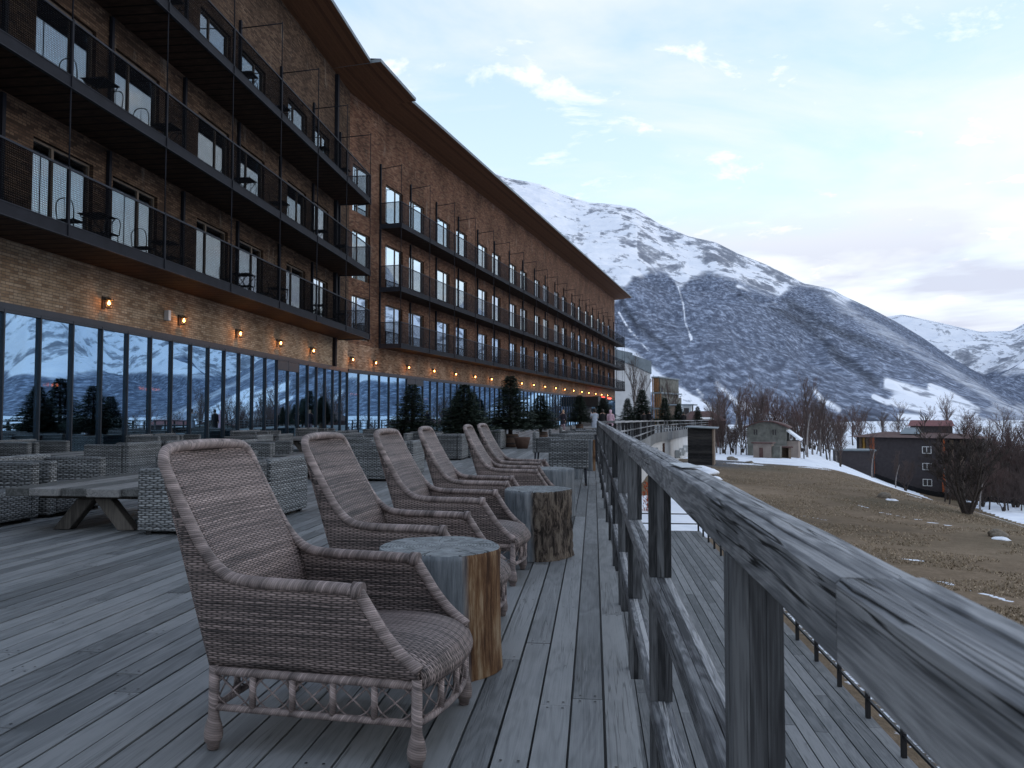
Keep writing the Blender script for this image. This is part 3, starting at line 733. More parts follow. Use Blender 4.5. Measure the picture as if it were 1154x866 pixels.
# ------------------------------------------------------------------ rattan armchair
def lerp(a, b, t): return a + (b - a) * t
def smooth_path(pts, n=6):
    P = [Vector(p) for p in pts]; out = []
    for i in range(len(P) - 1):
        p0 = P[max(i - 1, 0)]; p1 = P[i]; p2 = P[i + 1]; p3 = P[min(i + 2, len(P) - 1)]
        for k in range(n):
            t = k / n
            out.append(.5 * ((2 * p1) + (-p0 + p2) * t + (2 * p0 - 5 * p1 + 4 * p2 - p3) * t * t + (-p0 + 3 * p1 - 3 * p2 + p3) * t ** 3))
    out.append(P[-1]); return out
def make_rattan():
    t = empty('rattan_armchair')
    HW = .30
    side = [(.395, .325), (.33, .375), (.265, .445), (.21, .525), (.168, .588)]
    arm = [(.168, .588), (.10, .594), (0, .596), (-.14, .598), (-.26, .603), (-.325, .615), (-.375, .645), (-.42, .69), (-.465, .755), (-.52, .85), (-.57, .94), (-.61, 1.02)]
    def yw(z): return HW if z < .62 else HW - .004 * min(1, (z - .62) / .45)
    S1 = smooth_path([(x, 0, z) for x, z in side], 4); S2 = smooth_path([(x, 0, z) for x, z in arm], 5)
    for sg in (-1, 1):
        # side panel
        curve = S1[:-1] + S2; n = len(curve); NR = 10
        P = []; UV = []
        a0 = 0
        L = [0]
        for i in range(1, n): L.append(L[-1] + (curve[i] - curve[i - 1]).length)
        for i, c in enumerate(curve):
            s = L[i] / L[-1]
            # bottom point: along skirt then up the rear edge
            if c.x > -.40: bx, bz = max(-.40, min(.40, c.x)), .285
            else:
                k = (-.40 - c.x) / .21; bx, bz = -.40 - .203 * k, .285 + .735 * k * .98
            row = []; ur = []
            for j in range(NR + 1):
                v = j / NR; x = lerp(bx, c.x, v); z = lerp(bz, c.z, v)
                bow = .012 * math.sin(v * PI)
                row.append((x, sg * (lerp(HW - .005, yw(c.z), v) + bow), z)); ur.append((x, z))
            P.append(row); UV.append(ur)
        mb = MB(); mb.quadmesh(P, UV)
        solid(mb.obj('side_panel', M['rattan'], t), .014, 0)
    # rim: one continuous wrapped roll round back, arms and fronts
    left = [Vector((p.x, -yw(p.z) - .002, p.z)) for p in S1[:-1]] + [Vector((p.x, -yw(p.z) - .002, p.z)) for p in S2]
    topc = smooth_path([(-.61, -.298, 1.02), (-.624, -.275, 1.055), (-.632, -.235, 1.072), (-.638, -.12, 1.08), (-.64, 0, 1.082), (-.638, .12, 1.08), (-.632, .235, 1.072), (-.624, .275, 1.055), (-.61, .298, 1.02)], 5)
    right = [Vector((p.x, -p.y, p.z)) for p in reversed(left)]
    mb = MB(); mb.tube(left[:-1] + topc + right[1:], .0212, 14)
    for sg in (-1, 1): mb.tube([(.150, sg * HW, .589), (.187, sg * HW, .589)], [.031, .029], 12)
    mb.obj('rim', M['rattan_wrap'], t)
    # inner back
    bc = smooth_path([(-.285, 0, .36), (-.325, 0, .45), (-.35, 0, .56), (-.39, 0, .655), (-.445, 0, .745), (-.505, 0, .85), (-.558, 0, .945), (-.602, 0, 1.02), (-.63, 0, 1.075)], 5)
    P = []; UV = []; L = 0
    for i, c in enumerate(bc):
        if i: L += (c - bc[i - 1]).length
        w = yw(c.z) - .006
        if c.z > 1.02: w = w - .06 * ((c.z - 1.02) / .055) ** 2
        row = []; ur = []
        for j in range(13):
            y = lerp(-w, w, j / 12); row.append((c.x - .03 * (1 - (y / w) ** 2), y, c.z)); ur.append((y, L))
        P.append(row); UV.append(ur)
    mb = MB(); mb.quadmesh(P, UV); solid(mb.obj('back', M['rattan'], t), .012, 0)
    # outer back
    P = []; UV = []
    for i in range(11):
        s = i / 10; z = lerp(.285, 1.07, s); x = lerp(-.402, -.642, s); w = yw(z) - .004 - (.05 * ((s - .9) / .1) ** 2 if s > .9 else 0)
        P.append([(x - .008 * (1 - (j / 6 - 1) ** 2), lerp(-w, w, j / 12), z) for j in range(13)]); UV.append([(lerp(-w, w, j / 12), z) for j in range(13)])
    mb = MB(); mb.quadmesh(P, UV); solid(mb.obj('back_outer', M['rattan'], t), .010, 0)
    # seat with bowed rolled front
    P = []; UV = []
    prof = smooth_path([(-.31, 0, .365), (-.15, 0, .372), (.05, 0, .385), (.22, 0, .388), (.33, 0, .372), (.395, 0, .335), (.415, 0, .30), (.405, 0, .272)], 5); L = 0
    for i, c in enumerate(prof):
        if i: L += (c - prof[i - 1]).length
        row = []; ur = []
        for j in range(15):
            y = lerp(-.297, .297, j / 14); q = 1 - (y / .3) ** 2; fx = max(0, (c.x - .0) / .4)
            row.append((c.x + .055 * q * fx * fx - .012 * (1 - q) * fx, y, c.z + .012 * q * (1 if c.z > .33 else 0) - .03 * (1 - q) ** 2 * (1 if c.z > .33 else .4))); ur.append((L, y))
        P.append(row); UV.append(ur)
    mb = MB(); mb.quadmesh([list(reversed(r)) for r in P], [list(reversed(r)) for r in UV]); solid(mb.obj('seat', M['rattan_seat'], t), .012, 0)
    # skirt: wrapped rails, uprights and bent-cane lattice
    fx, bx = .385, -.385
    def front(y): return fx + .052 * (1 - (y / .3) ** 2)
    mb = MB()
    for z, r in ((.278, .0165), (.148, .013)):
        for sg in (-1, 1): mb.tube([(bx, sg * .3, z), (fx, sg * .3, z)], r, 10)
        mb.tube([(front(y), y, z) for y in np.linspace(-.3, .3, 13)], r, 10)
        mb.tube([(bx, -.3, z), (bx, .3, z)], r, 10)
    for sg in (-1, 1):
        for k in range(1, 5): mb.tube([(lerp(bx, fx, k / 5), sg * .3, .148), (lerp(bx, fx, k / 5), sg * .3, .278)], .0125, 8)
    for k in range(1, 4):
        y = lerp(-.3, .3, k / 4); mb.tube([(front(y), y, .148), (front(y), y, .278)], .0125, 8)
        mb.tube([(bx, y, .148), (bx, y, .278)], .0125, 8)
    mb.obj('skirt_frame', M['rattan_wrap'], t)
    mb = MB()
    def lat(A, B):   # two posts A,B: crossing rods and two opposed arcs
        A = Vector(A); B = Vector(B); z0, z1 = .150, .276
        def pt(s, z): p = A.lerp(B, s); return (p.x, p.y, z)
        mb.tube([pt(.02, z0), pt(.98, z1)], .0032, 5); mb.tube([pt(.02, z1), pt(.98, z0)], .0032, 5)
        mb.tube([pt(.5 + .5 * math.cos(a), z0 + .004 + .085 * (1 - math.sin(a))) for a in np.linspace(0, PI, 9)], .0034, 5)
        mb.tube([pt(.5 + .5 * math.cos(a), z1 - .004 - .085 * (1 - math.sin(a))) for a in np.linspace(0, PI, 9)], .0034, 5)
    for sg in (-1, 1):
        for k in range(5): lat((lerp(bx, fx, k / 5), sg * .3, 0), (lerp(bx, fx, (k + 1) / 5), sg * .3, 0))
    for k in range(4):
        y0 = lerp(-.3, .3, k / 4); y1 = lerp(-.3, .3, (k + 1) / 4); lat((front(y0), y0, 0), (front(y1), y1, 0)); lat((bx, y0, 0), (bx, y1, 0))
    mb.obj('lattice', M['rattan_wrap'], t)
    for lx, ly in ((fx, -.3), (fx, .3), (bx, -.3), (bx, .3)):
        mb = MB(); mb.tube([(lx, ly, .30), (lx, ly, .13), (lx, ly, .115), (lx, ly, .085), (lx, ly, .055), (lx, ly, .03), (lx, ly, .022), (lx, ly, .0)], [.019, .019, .02, .029, .034, .031, .024, .02], 14)
        mb.obj('leg', M['rattan_wrap'], t)
    return t
chair0 = make_rattan()
CH = [(-.955, 2.955, -6, 'brown rattan high-back armchair nearest the camera, before the first log stump'),
      (-.95, 4.36, -3, 'brown rattan high-back armchair right behind the nearest log stump'),
      (-.95, 5.76, -1.5, 'third brown rattan armchair along the railing, just before the bark-covered stump'),
      (-.95, 7.16, 1.5, 'fourth brown rattan armchair, right behind the bark-covered stump'),
      (-.80, 8.72, 1.5, 'fifth brown rattan armchair, its arms almost touching the third stump'),
      (-.84, 10.1, -2, 'farthest brown rattan armchair in the row, overlapped by the fifth one')]
for i, (x, y, a, lb) in enumerate(CH):
    o = chair0 if i == 0 else dup(chair0, (0, 0, 0))
    o.location = (x, y, .003); o.rotation_euler = (0, 0, R(a)); tag(o, lb, 'armchair', 'brown rattan armchairs in a row along the railing')

# ------------------------------------------------------------------ log stumps
def stump_mat(name, kind):
    t = NT(name); c = t.coord(); o = t.sep(c)
    ang = t.math('ARCTAN2', o[1], o[0])
    cz = t.mapv(c, (1, 1, .09)); fib = t.noise(cz, 28, 6, .7); pz = t.noise(t.mapv(c, (1, 1, .35)), 5.5, 5, .65)
    gry = t.ramp(fib, [(.3, (.06, .07, .08)), (.5, (.13, .145, .16)), (.7, (.22, .235, .25))])
    brn = t.ramp(t.math('ADD', t.math('MULTIPLY', fib, .7), t.math('MULTIPLY', pz, .36)), [(.40, (.016, .009, .006)), (.49, (.055, .026, .013)), (.57, (.13, .07, .034)), (.68, (.28, .21, .135))])
    w = t.ramp(t.math('ADD', t.math('MULTIPLY', t.math('COSINE', t.math('ADD', ang, kind)), .5), t.math('MULTIPLY', t.noise(cz, 6, 3, .6), .5)), [(.42, 0.0), (.52, 1.0)])
    side = t.mix(w, gry, brn)
    barkc = t.ramp(t.noise(t.mapv(c, (1, 1, .3)), 22, 5, .7, .8), [(.42, (.018, .014, .012)), (.5, (.07, .055, .045)), (.62, (.15, .125, .1))])
    if name == 'stump_bark': side = t.mix(w, gry, barkc)
    r = t.math('POWER', t.math('ADD', t.math('MULTIPLY', o[0], o[0]), t.math('MULTIPLY', o[1], o[1])), .5)
    rg = t.math('SINE', t.math('MULTIPLY', t.math('ADD', r, t.math('MULTIPLY', t.noise(c, 4, 3, .5), .07)), 420))
    top = t.ramp(t.math('ADD', t.math('MULTIPLY', rg, .1), t.noise(c, 20, 5, .6)), [(.3, (.1, .11, .115)), (.7, (.26, .28, .29))])
    rr_ = t.math('MAXIMUM', r, .01); cv_ = t.n('CombineXYZ'); t.put(cv_.inputs[0], t.math('DIVIDE', o[0], rr_)); t.put(cv_.inputs[1], t.math('DIVIDE', o[1], rr_)); t.put(cv_.inputs[2], t.math('MULTIPLY', r, .8))
    crk = t.ramp(t.math('ABSOLUTE', t.math('SUBTRACT', t.noise(cv_.outputs[0], 2.6, 3, .5), .5)), [(0, 1.0), (.007, .8), (.013, 0.0)])
    top = t.mix(crk, top, (.02, .02, .02))
    geo = t.n('NewGeometry'); nz = t.sep(geo.outputs['Normal'])[2]
    col = t.mix(t.math('GREATER_THAN', nz, .7), side, top)
    h = t.math('ADD', fib, t.math('MULTIPLY', pz, .6))
    M[name] = t.pbr(col, .85, t.bump(h, .8, .012 if name == 'stump_bark' else .006), 0, .2)
stump_mat('stump_peeled', -.1); stump_mat('stump_bark', .5)
def stump(x, y, r, h, mat, label, bark=False, seed=1, rz=0):
    rnd = random.Random(seed); n = 96; mb = MB(); P = []
    ks = [(rnd.uniform(0, 6.28), rnd.uniform(.01, .05) / (q ** .5), q) for q in (2, 3, 4, 5, 7)]
    NZ = 22
    for i in range(NZ + 1):
        z = h * i / NZ; row = []
        for j in range(n):
            a = 2 * PI * j / n; f = 1 + sum(m * math.cos(q * a + p) for p, m, q in ks) + .05 * (1 - z / h) ** 3
            d = (float(vn(np.array(a * 9 + seed), np.array(z * 3.0))) - .5) * .03
            if bark and math.cos(a + .5) > -.15:
                d += abs(float(vn(np.array(a * 22 + seed), np.array(z * 11.0 + 4))) - .5) * .13
            if i == NZ: d -= .012
            row.append((r * (f + d) * math.cos(a), r * (f + d) * math.sin(a), z))
        P.append(row)
    b = mb.quadmesh(P, None, 0, 0, True, True)
    cr = len(mb.v)
    top = P[-1]
    for s in (.8, .5, .2):
        for p in top: mb.v.append((p[0] * s, p[1] * s, h + rnd.uniform(-.0008, .0008)))
    lastb = b + NZ * n
    for q in range(3):
        nb = cr + q * n
        for j in range(n): mb.face((lastb + j, lastb + (j + 1) % n, nb + (j + 1) % n, nb + j), None, 0, 0, False)
        lastb = nb
    mb.face([lastb + j for j in range(n)])
    o = mb.obj('log_stump', M[mat]); o.location = (x, y, .003); o.rotation_euler = (0, 0, rz)
    tag(o, label, 'log stump', 'sawn log stumps used as side tables'); return o
stump(-.745, 3.73, .292, .565, 'stump_peeled', 'nearest log stump table, grey peeled wood turning orange brown on one side', seed=3)
stump(-.49, 6.66, .285, .57, 'stump_bark', 'second log stump table with rough dark bark on its railing side', True, 5)
stump(-.52, 9.35, .29, .565, 'stump_peeled', 'third log stump table, pale and cracked, between the fifth and sixth rattan chairs', False, 8, 2.4)
stump(-.33, 14.9, .11, .40, 'stump_peeled', 'short thin log standing under the nearest grey dining armchair', False, 12, 2.6)
stump(-.06, 17.0, .09, .68, 'stump_peeled', 'tall narrow log standing tight against the railing beyond the grey armchair', False, 15, 0)

# ------------------------------------------------------------------ grey woven cube seats and tables
def rbox(mb, x0, x1, y0, y1, z0, z1): mb.box(x0, x1, y0, y1, z0, z1)
def make_cube_seat():
    t = empty('wicker_armchair')
    w, d, h = 1.06, .92, .70
    def part(nm, *a):
        mb = MB(); mb.box(*a); o = mb.obj(nm, M['grey_weave'], t); bevel(o, .028, 3); return o
    part('seat', -d / 2 + .15, d / 2, -w / 2 + .135, w / 2 - .135, .04, .37)
    part('arm', -d / 2 + .14, d / 2 - .01, -w / 2, -w / 2 + .13, .03, h - .035)
    part('arm', -d / 2 + .14, d / 2 - .01, w / 2 - .13, w / 2, .03, h - .035)
    part('back', -d / 2, -d / 2 + .135, -w / 2, w / 2, .03, h)
    for x in (-d / 2 + .08, d / 2 - .1):
        for y in (-w / 2 + .1, w / 2 - .1):
            mb = MB(); mb.box(x - .03, x + .03, y - .03, y + .03, 0, .05); mb.obj('foot', M['black_metal'], t)
    return t
seat0 = make_cube_seat()
def make_table():
    t = empty('slab_table')
    mb = MB(); x = -.80
    ws = [.27, .32, .30, .36, .35]
    rnd = random.Random(4)
    for w in ws:
        mb.box(x + .002, x + w - .002, -1.12 + rnd.uniform(-.03, .03), 1.12 + rnd.uniform(-.03, .03), .375 + rnd.uniform(-.006, .004), .455, tint=rnd.random()); x += w
    bevel(mb.obj('tabletop', M['table_wood'], t), .008, 2)
    mb = MB()
    for y in (-.86, .78): mb.box(-.62, .62, y, y + .09, .325, .374)
    mb.obj('cross_batten', M['trestle_wood'], t)
    for y in (-.82, .82):
        for sg in (-1, 1):
            mb = MB(); a = Vector((sg * .09, y, .325)); b = Vector((sg * .36, y, 0)); d = b - a
            fr = Matrix(((1, 0, 0, 0), (0, 1, 0, 0), (0, 0, 1, 0), (0, 0, 0, 1)))
            px = .095
            v = [(a.x - px, y - .06, .325), (a.x + px, y - .06, .325), (a.x + px, y + .06, .325), (a.x - px, y + .06, .325), (b.x - px, y - .06, 0), (b.x + px, y - .06, 0), (b.x + px, y + .06, 0), (b.x - px, y + .06, 0)]
            yo = .008 * sg
            mb.v = [(q[0], q[1] + yo, q[2]) for q in v]
            for fc in ((0, 1, 2, 3), (7, 6, 5, 4), (4, 5, 1, 0), (5, 6, 2, 1), (6, 7, 3, 2), (7, 4, 0, 3)): mb.face(fc, None, .5 + sg * .3)
            bevel(mb.obj('leg', M['trestle_wood'], t), .008, 1)
    return t
table0 = make_table()
groups_ = [(-5.23, 8.5), (-5.2, 15.0), (-5.1, 21.8), (-4.9, 28.4), (-10.1, 14.6), (-10.2, 20.3), (-10.1, 26.0), (-10.0, 31.5)]
gname = ['nearest table', 'second table by the stumps', 'third table by the stumps', 'fourth table by the stumps',
         'nearest table by the glass', 'second table by the glass', 'third table by the glass', 'fourth table by the glass']
seatpos = [(1.12, -.62, PI, 'near right seat'), (1.16, .55, PI, 'far right seat'), (-1.62, -.70, 0, 'near left seat'), (-1.62, .46, 0, 'far left seat'), (-.15, 1.85, -PI / 2, 'far-end seat')]
first = [True, True]
for gi, (gx, gy) in enumerate(groups_):
    if first[1]: tb = table0; first[1] = False
    else: tb = dup(table0, (0, 0, 0))
    tb.location = (gx, gy, .003); tb.rotation_euler = (0, 0, R((0, 2, -2, 1)[gi % 4]))
    tag(tb, 'low weathered wooden trestle table, ' + gname[gi], 'table', 'low wooden tables on the terrace')
    for si, (dx, dy, rz, lb) in enumerate(seatpos):
        if gi >= 4 and si == 4: continue
        if gi == 3 and si in (4,): continue
        if first[0]: o = seat0; first[0] = False
        else: o = dup(seat0, (0, 0, 0))
        o.location = (gx + dx + random.uniform(-.05, .05), gy + dy + random.uniform(-.04, .04), .003); o.rotation_euler = (0, 0, rz + R(random.uniform(-2, 2)))
        tag(o, 'grey woven cube armchair, ' + lb + ' at the ' + gname[gi], 'armchair', 'grey woven cube armchairs round the low tables')

def make_dining():
    t = empty('dining_armchair')
    def part(nm, a, bv=.02):
        mb = MB(); mb.box(*a); o = mb.obj(nm, M['grey_weave'], t); bevel(o, bv, 3); return o
    part('seat', (-.27, .30, -.27, .27, .30, .45)); part('back', (-.36, -.27, -.34, .34, .29, .80), .03)
    for sg in (-1, 1):
        part('arm', (-.268, .28, sg * .305 - .035, sg * .305 + .035, .30, .66), .025)
        for x in (-.29, .24):
            mb = MB(); mb.tube([(x, sg * .29, .30), (x * 1.06, sg * .3, 0)], [.026, .017], 8); mb.obj('leg', M['steel_light'], t)
    return t
din0 = make_dining()
dl = [(-.44, 13.6, PI / 2, 'nearest grey woven dining armchair, its back to the camera'), (-1.12, 19.2, 0, 'grey woven dining armchair with slim legs left of the railing end'),
      (-.35, 17.6, PI / 2, 'grey woven dining armchair directly behind the nearest one'), (-1.0, 23.4, 0, 'grey dining armchair second behind the slim-legged one'),
      (-.2, 22.3, PI / 2, 'grey dining armchair by the start of the far railing'), (-.85, 27.6, 0, 'grey dining armchair ahead of the standing woman'),
      (.15, 27.0, PI, 'grey dining armchair beside the far railing, before the group of people'), (-.6, 32.5, 0, 'distant grey dining armchair on the walkway, left of the people'), (.5, 32.5, PI, 'distant grey dining armchair against the far railing, by the people')]
for i, (x, y, rz, lb) in enumerate(dl):
    o = din0 if i == 0 else dup(din0, (0, 0, 0)); o.location = (x, y, .003); o.rotation_euler = (0, 0, rz + R(random.uniform(-4, 4))); tag(o, lb, 'dining chair', 'grey woven dining armchairs beyond the rattan row')
for i, (x, y, lb) in enumerate([(-.3, 20.7, 'small square grey dining table between the nearer grey armchairs'), (-.2, 25.2, 'middle small square grey dining table on the walkway'), (0, 30, 'farthest small square grey dining table before the people')]):
    t = empty('dining_table', (x, y, .003), 0, lb, 'table', 'small dining tables beyond the rattan row')
    mb = MB(); mb.box(-.4, .4, -.4, .4, .70, .74, tint=.8); bevel(mb.obj('tabletop', M['table_wood'], t), .006)
    for sx in (-1, 1):
        for sy in (-1, 1):
            mb = MB(); mb.box(sx * .36 - .025, sx * .36 + .025, sy * .36 - .025, sy * .36 + .025, 0, .70); mb.obj('leg', M['steel_light'], t)

# ------------------------------------------------------------------ hotel
hotel = empty('hotel_building', (0, 0, 0), 0, 'long angled brick hotel with glass ground floor and three rows of black steel balconies', 'hotel')
LV = [4.93, 8.08, 11.62]                       # undersides of the balcony slabs
WX = -12.5; Y0 = 3.0; GT = 3.6; WL = 80.2
def FW(s, off=0, z=0): p = Vector((PIV[0], PIV[1], 0)) + WD * s + WN * off; return Vector((p.x, p.y, z))
FRW = Matrix.Translation((PIV[0], PIV[1], 0)) @ Matrix.Rotation(-WANG, 4, 'Z')         # local: x outward, y along
FRL = Matrix.Translation((WX, 0, 0))
# window openings per wing: (y0,y1) along the wall
winL = []
for k in range(-3, 3):
    b = 23.0 + 7.17 * k
    for a in (b, b + 2.87):
        if 4 < a < 36: winL.append((a, a + 2.08))
winR = [(.35, 2.25), (4.15, 6.4), (7.3, 9.5)]
s = 11.67
for k in range(9):
    for a in (s + 7.86 * k, s + 7.86 * k + 3.35):
        if a + 2.2 < WL - 1: winR.append((a, a + 2.15))
rowsZ = [(5.2, 7.5), (8.36, 10.92), (11.92, 14.38)]
def wall_with_holes(frame, y0, y1, z0, ztop, wins, mat, depth=.22, sub=None):
    """brick skin with real openings and reveals; ztop(y) gives the top"""
    mb = MB(); ys = sorted(set([y0, y1] + [q for w in wins for q in w])); 
    def V(x, y, z): return frame @ Vector((x, y, z))
    def quad(pts, uv, mi=0):
        b = len(mb.v); mb.v.extend([tuple(p) for p in pts]); mb.face([b, b + 1, b + 2, b + 3], uv, 0, mi)
    zb = [z0] + [q for r_ in rowsZ for q in r_]
    for a, b in zip(ys[:-1], ys[1:]):
        opn = any(abs(w[0] - a) < 1e-6 and abs(w[1] - b) < 1e-6 for w in wins)
        if not opn:
            quad([V(0, a, z0), V(0, b, z0), V(0, b, ztop(b)), V(0, a, ztop(a))], [(a, z0), (b, z0), (b, ztop(b)), (a, ztop(a))]); continue
        last = z0
        for (r0, r1) in rowsZ:
            quad([V(0, a, last), V(0, b, last), V(0, b, r0), V(0, a, r0)], [(a, last), (b, last), (b, r0), (a, r0)])
            for (ya, sgn) in ((a, 1), (b, -1)):
                quad([V(0, ya, r0), V(-depth, ya, r0), V(-depth, ya, r1), V(0, ya, r1)], [(0, r0), (depth, r0), (depth, r1), (0, r1)])
            quad([V(0, a, r1), V(-depth, a, r1), V(-depth, b, r1), V(0, b, r1)], [(a, 0), (a, depth), (b, depth), (b, 0)])
            quad([V(0, a, r0), V(0, b, r0), V(-depth, b, r0), V(-depth, a, r0)], [(a, 0), (b, 0), (b, depth), (a, depth)])
            last = r1
        quad([V(0, a, last), V(0, b, last), V(0, b, ztop(b)), V(0, a, ztop(a))], [(a, last), (b, last), (b, ztop(b)), (a, ztop(a))])
    return mb.obj('wall', mat, hotel)
topL = lambda y: 18.0 + 0 * y
topR = lambda y: 18.0 + .9 * max(0, y) / WL
wall_with_holes(FRL, Y0, PIV[1], 5.0, topL, winL, M['brick_brown_shaded'])
mb = MB(); _a = FRL @ Vector((0, Y0, 0)); _b = FRL @ Vector((0, PIV[1], 0))
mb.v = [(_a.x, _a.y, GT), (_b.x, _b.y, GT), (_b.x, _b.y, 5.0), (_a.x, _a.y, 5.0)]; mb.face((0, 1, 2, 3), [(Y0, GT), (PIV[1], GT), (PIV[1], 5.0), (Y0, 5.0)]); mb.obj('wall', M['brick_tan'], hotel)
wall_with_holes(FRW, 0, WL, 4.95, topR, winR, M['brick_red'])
mb = MB(); _a = FRW @ Vector((0, 0, 0)); _b = FRW @ Vector((0, WL, 0))
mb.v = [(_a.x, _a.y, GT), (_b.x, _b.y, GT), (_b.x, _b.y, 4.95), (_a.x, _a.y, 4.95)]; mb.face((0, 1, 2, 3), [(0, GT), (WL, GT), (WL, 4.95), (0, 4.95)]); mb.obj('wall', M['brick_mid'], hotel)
mb = MB()   # end wall, back and near end
e0 = FW(WL, 0); e1 = FW(WL, -14); n0 = Vector((WX, Y0, 0)); n1 = Vector((WX - 14, Y0, 0)); pb = Vector((WX - 14.2, PIV[1], 0))
def wq(a, b, z0, z1):
    L = (b - a).length; i = len(mb.v); mb.v.extend([(a.x, a.y, z0), (b.x, b.y, z0), (b.x, b.y, z1), (a.x, a.y, z1)]); mb.face([i, i + 1, i + 2, i + 3], [(0, z0), (L, z0), (L, z1), (0, z1)])
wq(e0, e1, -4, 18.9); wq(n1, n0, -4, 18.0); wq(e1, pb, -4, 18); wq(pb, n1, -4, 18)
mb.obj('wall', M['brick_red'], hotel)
# string-course of plain lighter blocks just over the glass
mb = MB(); mb.box(.002, .03, Y0, PIV[1] - .1, GT - .12, GT + .02, frame=FRL); mb.box(.002, .03, .05, WL, GT - .12, GT + .02, frame=FRW); mb.obj('lintel', M['frame_metal'], hotel)
# ---- windows
def window(frame, a, b, r0, r1, idx):
    mb = MB(); w = .055
    for (p, q, z0, z1) in ((a, b, r0, r0 + w), (a, b, r1 - w, r1), (a, a + w, r0 + w, r1 - w), (b - w, b, r0 + w, r1 - w)):
        mb.box(-.17, -.10, p, q, z0, z1, frame=frame)
    ms = a + (b - a) * (.62 if idx % 2 == 0 else .36)
    mb.box(-.17, -.10, ms - .04, ms + .04, r0 + w, r1 - w, frame=frame)
    fo = mb.obj('window', M['bronze_frame'], hotel)
    mb = MB()
    mb.box(-.145, -.133, a + w, ms - .04, r0 + w, r1 - w, frame=frame); mb.box(-.145, -.133, ms + .04, b - w, r0 + w, r1 - w, frame=frame)
    mb.obj('pane', M['window_glass'], fo)
    rnd = random.Random(idx * 7 + int(r0 * 10)); n = 26; P = []
    ca = a + w; cb = b - w
    if rnd.random() < .25: cb = lerp(a, b, rnd.uniform(.45, .8))
    for z in (r0 + .03, r1 - .03):
        P.append([frame @ Vector((-.30 + .025 * math.sin(i * 1.9), lerp(ca, cb, i / n), z)) for i in range(n + 1)])
    mb = MB(); mb.quadmesh(P, None, 0, 0, True); mb.obj('curtain', M['curtain'], fo)
    mb = MB(); mb.box(-1.6, -.36, a - .1, b + .1, r0 - .05, r1 + .1, frame=frame, skip='r'); mb.obj('room_recess', M['interior_dark'], fo)
i = 0
for wing, fr, ws in (('L', FRL, winL), ('R', FRW, winR)):
    for (r0, r1) in rowsZ:
        for (a, b) in ws: window(fr, a, b, r0, r1, i); i += 1
# ---- ground-floor glazing
NL = 32; bay = (PIV[1] - Y0) / NL
NRb = 68; bayR = WL / NRb
for fr, n, bw, s0, doors in ((FRL, NL, bay, Y0, (24, 25)), (FRW, NRb, bayR, 0, (6, 7))):
    mb = MB()
    for k in range(n + 1):
        y = s0 + bw * k; mb.box(-.10, .03, y - .019, y + .019, 0, GT - .121, frame=fr)
    mb.box(-.10, .022, s0, s0 + bw * n, 0, .10, frame=fr); mb.box(-.10, .022, s0, s0 + bw * n, GT - .18, GT - .121, frame=fr)
    mb.box(-.10, .024, s0 + bw * doors[0], s0 + bw * (doors[1] + 1), GT - .55, GT - .19, frame=fr)
    mb.obj('glazing_frame', M['frame_metal'], hotel)
    for k in range(n):
        y = s0 + bw * k; mb = MB(); mb.box(-.05, -.038, y + .021, y + bw - .021, .101, GT - .185, frame=fr); mb.obj('glass_panel', M['facade_glass'], hotel)
# ---- interior behind the glazing
mb = MB(); mb.box(-7.5, -.12, Y0 + .1, PIV[1], -.06, 0.0, frame=FRL); mb.box(-7.5, -.12, 0, WL, -.07, -.005, frame=FRW); mb.obj('floor', M['interior_dark'], hotel)
mb = MB(); mb.box(-7.6, -7.4, Y0 + .1, PIV[1], 0, GT + .3, frame=FRL); mb.box(-7.6, -7.4, 0, WL, 0, GT + .3, frame=FRW); mb.box(-7.4, -.12, Y0 + .1, PIV[1], GT, GT + .15, frame=FRL); mb.box(-7.4, -.12, 0, WL, GT + .01, GT + .16, frame=FRW); mb.obj('interior_wall', M['interior_wall'], hotel)
def drape(fr, y, w=.9):
    P = []; n = 30
    for z in (.05, GT - .25):
        P.append([fr @ Vector((-.42 + .05 * math.sin(i * 1.7), lerp(y, y + w, i / n), z)) for i in range(n + 1)])
    mb = MB(); mb.quadmesh(P, None, 0, 0, True); mb.obj('drape', M['curtain'], hotel)
for y in (16.3, 17.9, 22.6, 26.2, 27.9, 31.4, 33.4): drape(FRL, y, .55)
for y in (.2, 3.0, 9.5, 14, 19, 24, 33, 44): drape(FRW, y, .7)
for i, (fr, y, zz) in enumerate(((FRL, 19.2, 2.1), (FRL, 24.2, 2.15), (FRW, 4.6, 2.5), (FRW, 14.6, 2.45), (FRW, 21.5, 2.4))):
    p = fr @ Vector((-2.2, y, zz)); t = empty('pendant_lamp', p, -(WANG if fr is FRW else 0), ['dim orange bar lamp deep behind the glass, closest to the left border', 'orange bar lamp behind the glass left of the drainpipe', 'bright red-orange bar lamp behind the glass left of the first fir', 'red-orange bar lamp behind the glass between two firs', 'small red-orange bar lamp behind the glass farthest away'][i], 'lamp', 'glowing bar lamps inside the hotel')
    mb = MB(); mb.box(-.03, .03, -.6, .6, 0, .04); mb.tube([(0, 0, .04), (0, 0, GT - zz)], .01, 6); mb.obj('lamp_bar', M['lamp_metal'], t)
    for k in range(7):
        mb = MB(); q = -.55 + k * .183; mb.tube([(0, q, -.10), (0, q, -.08), (0, q, -.03), (0, q, 0)], [.012, .035, .03, .012], 8); mb.obj('bulb', M['heater_glow'], t)
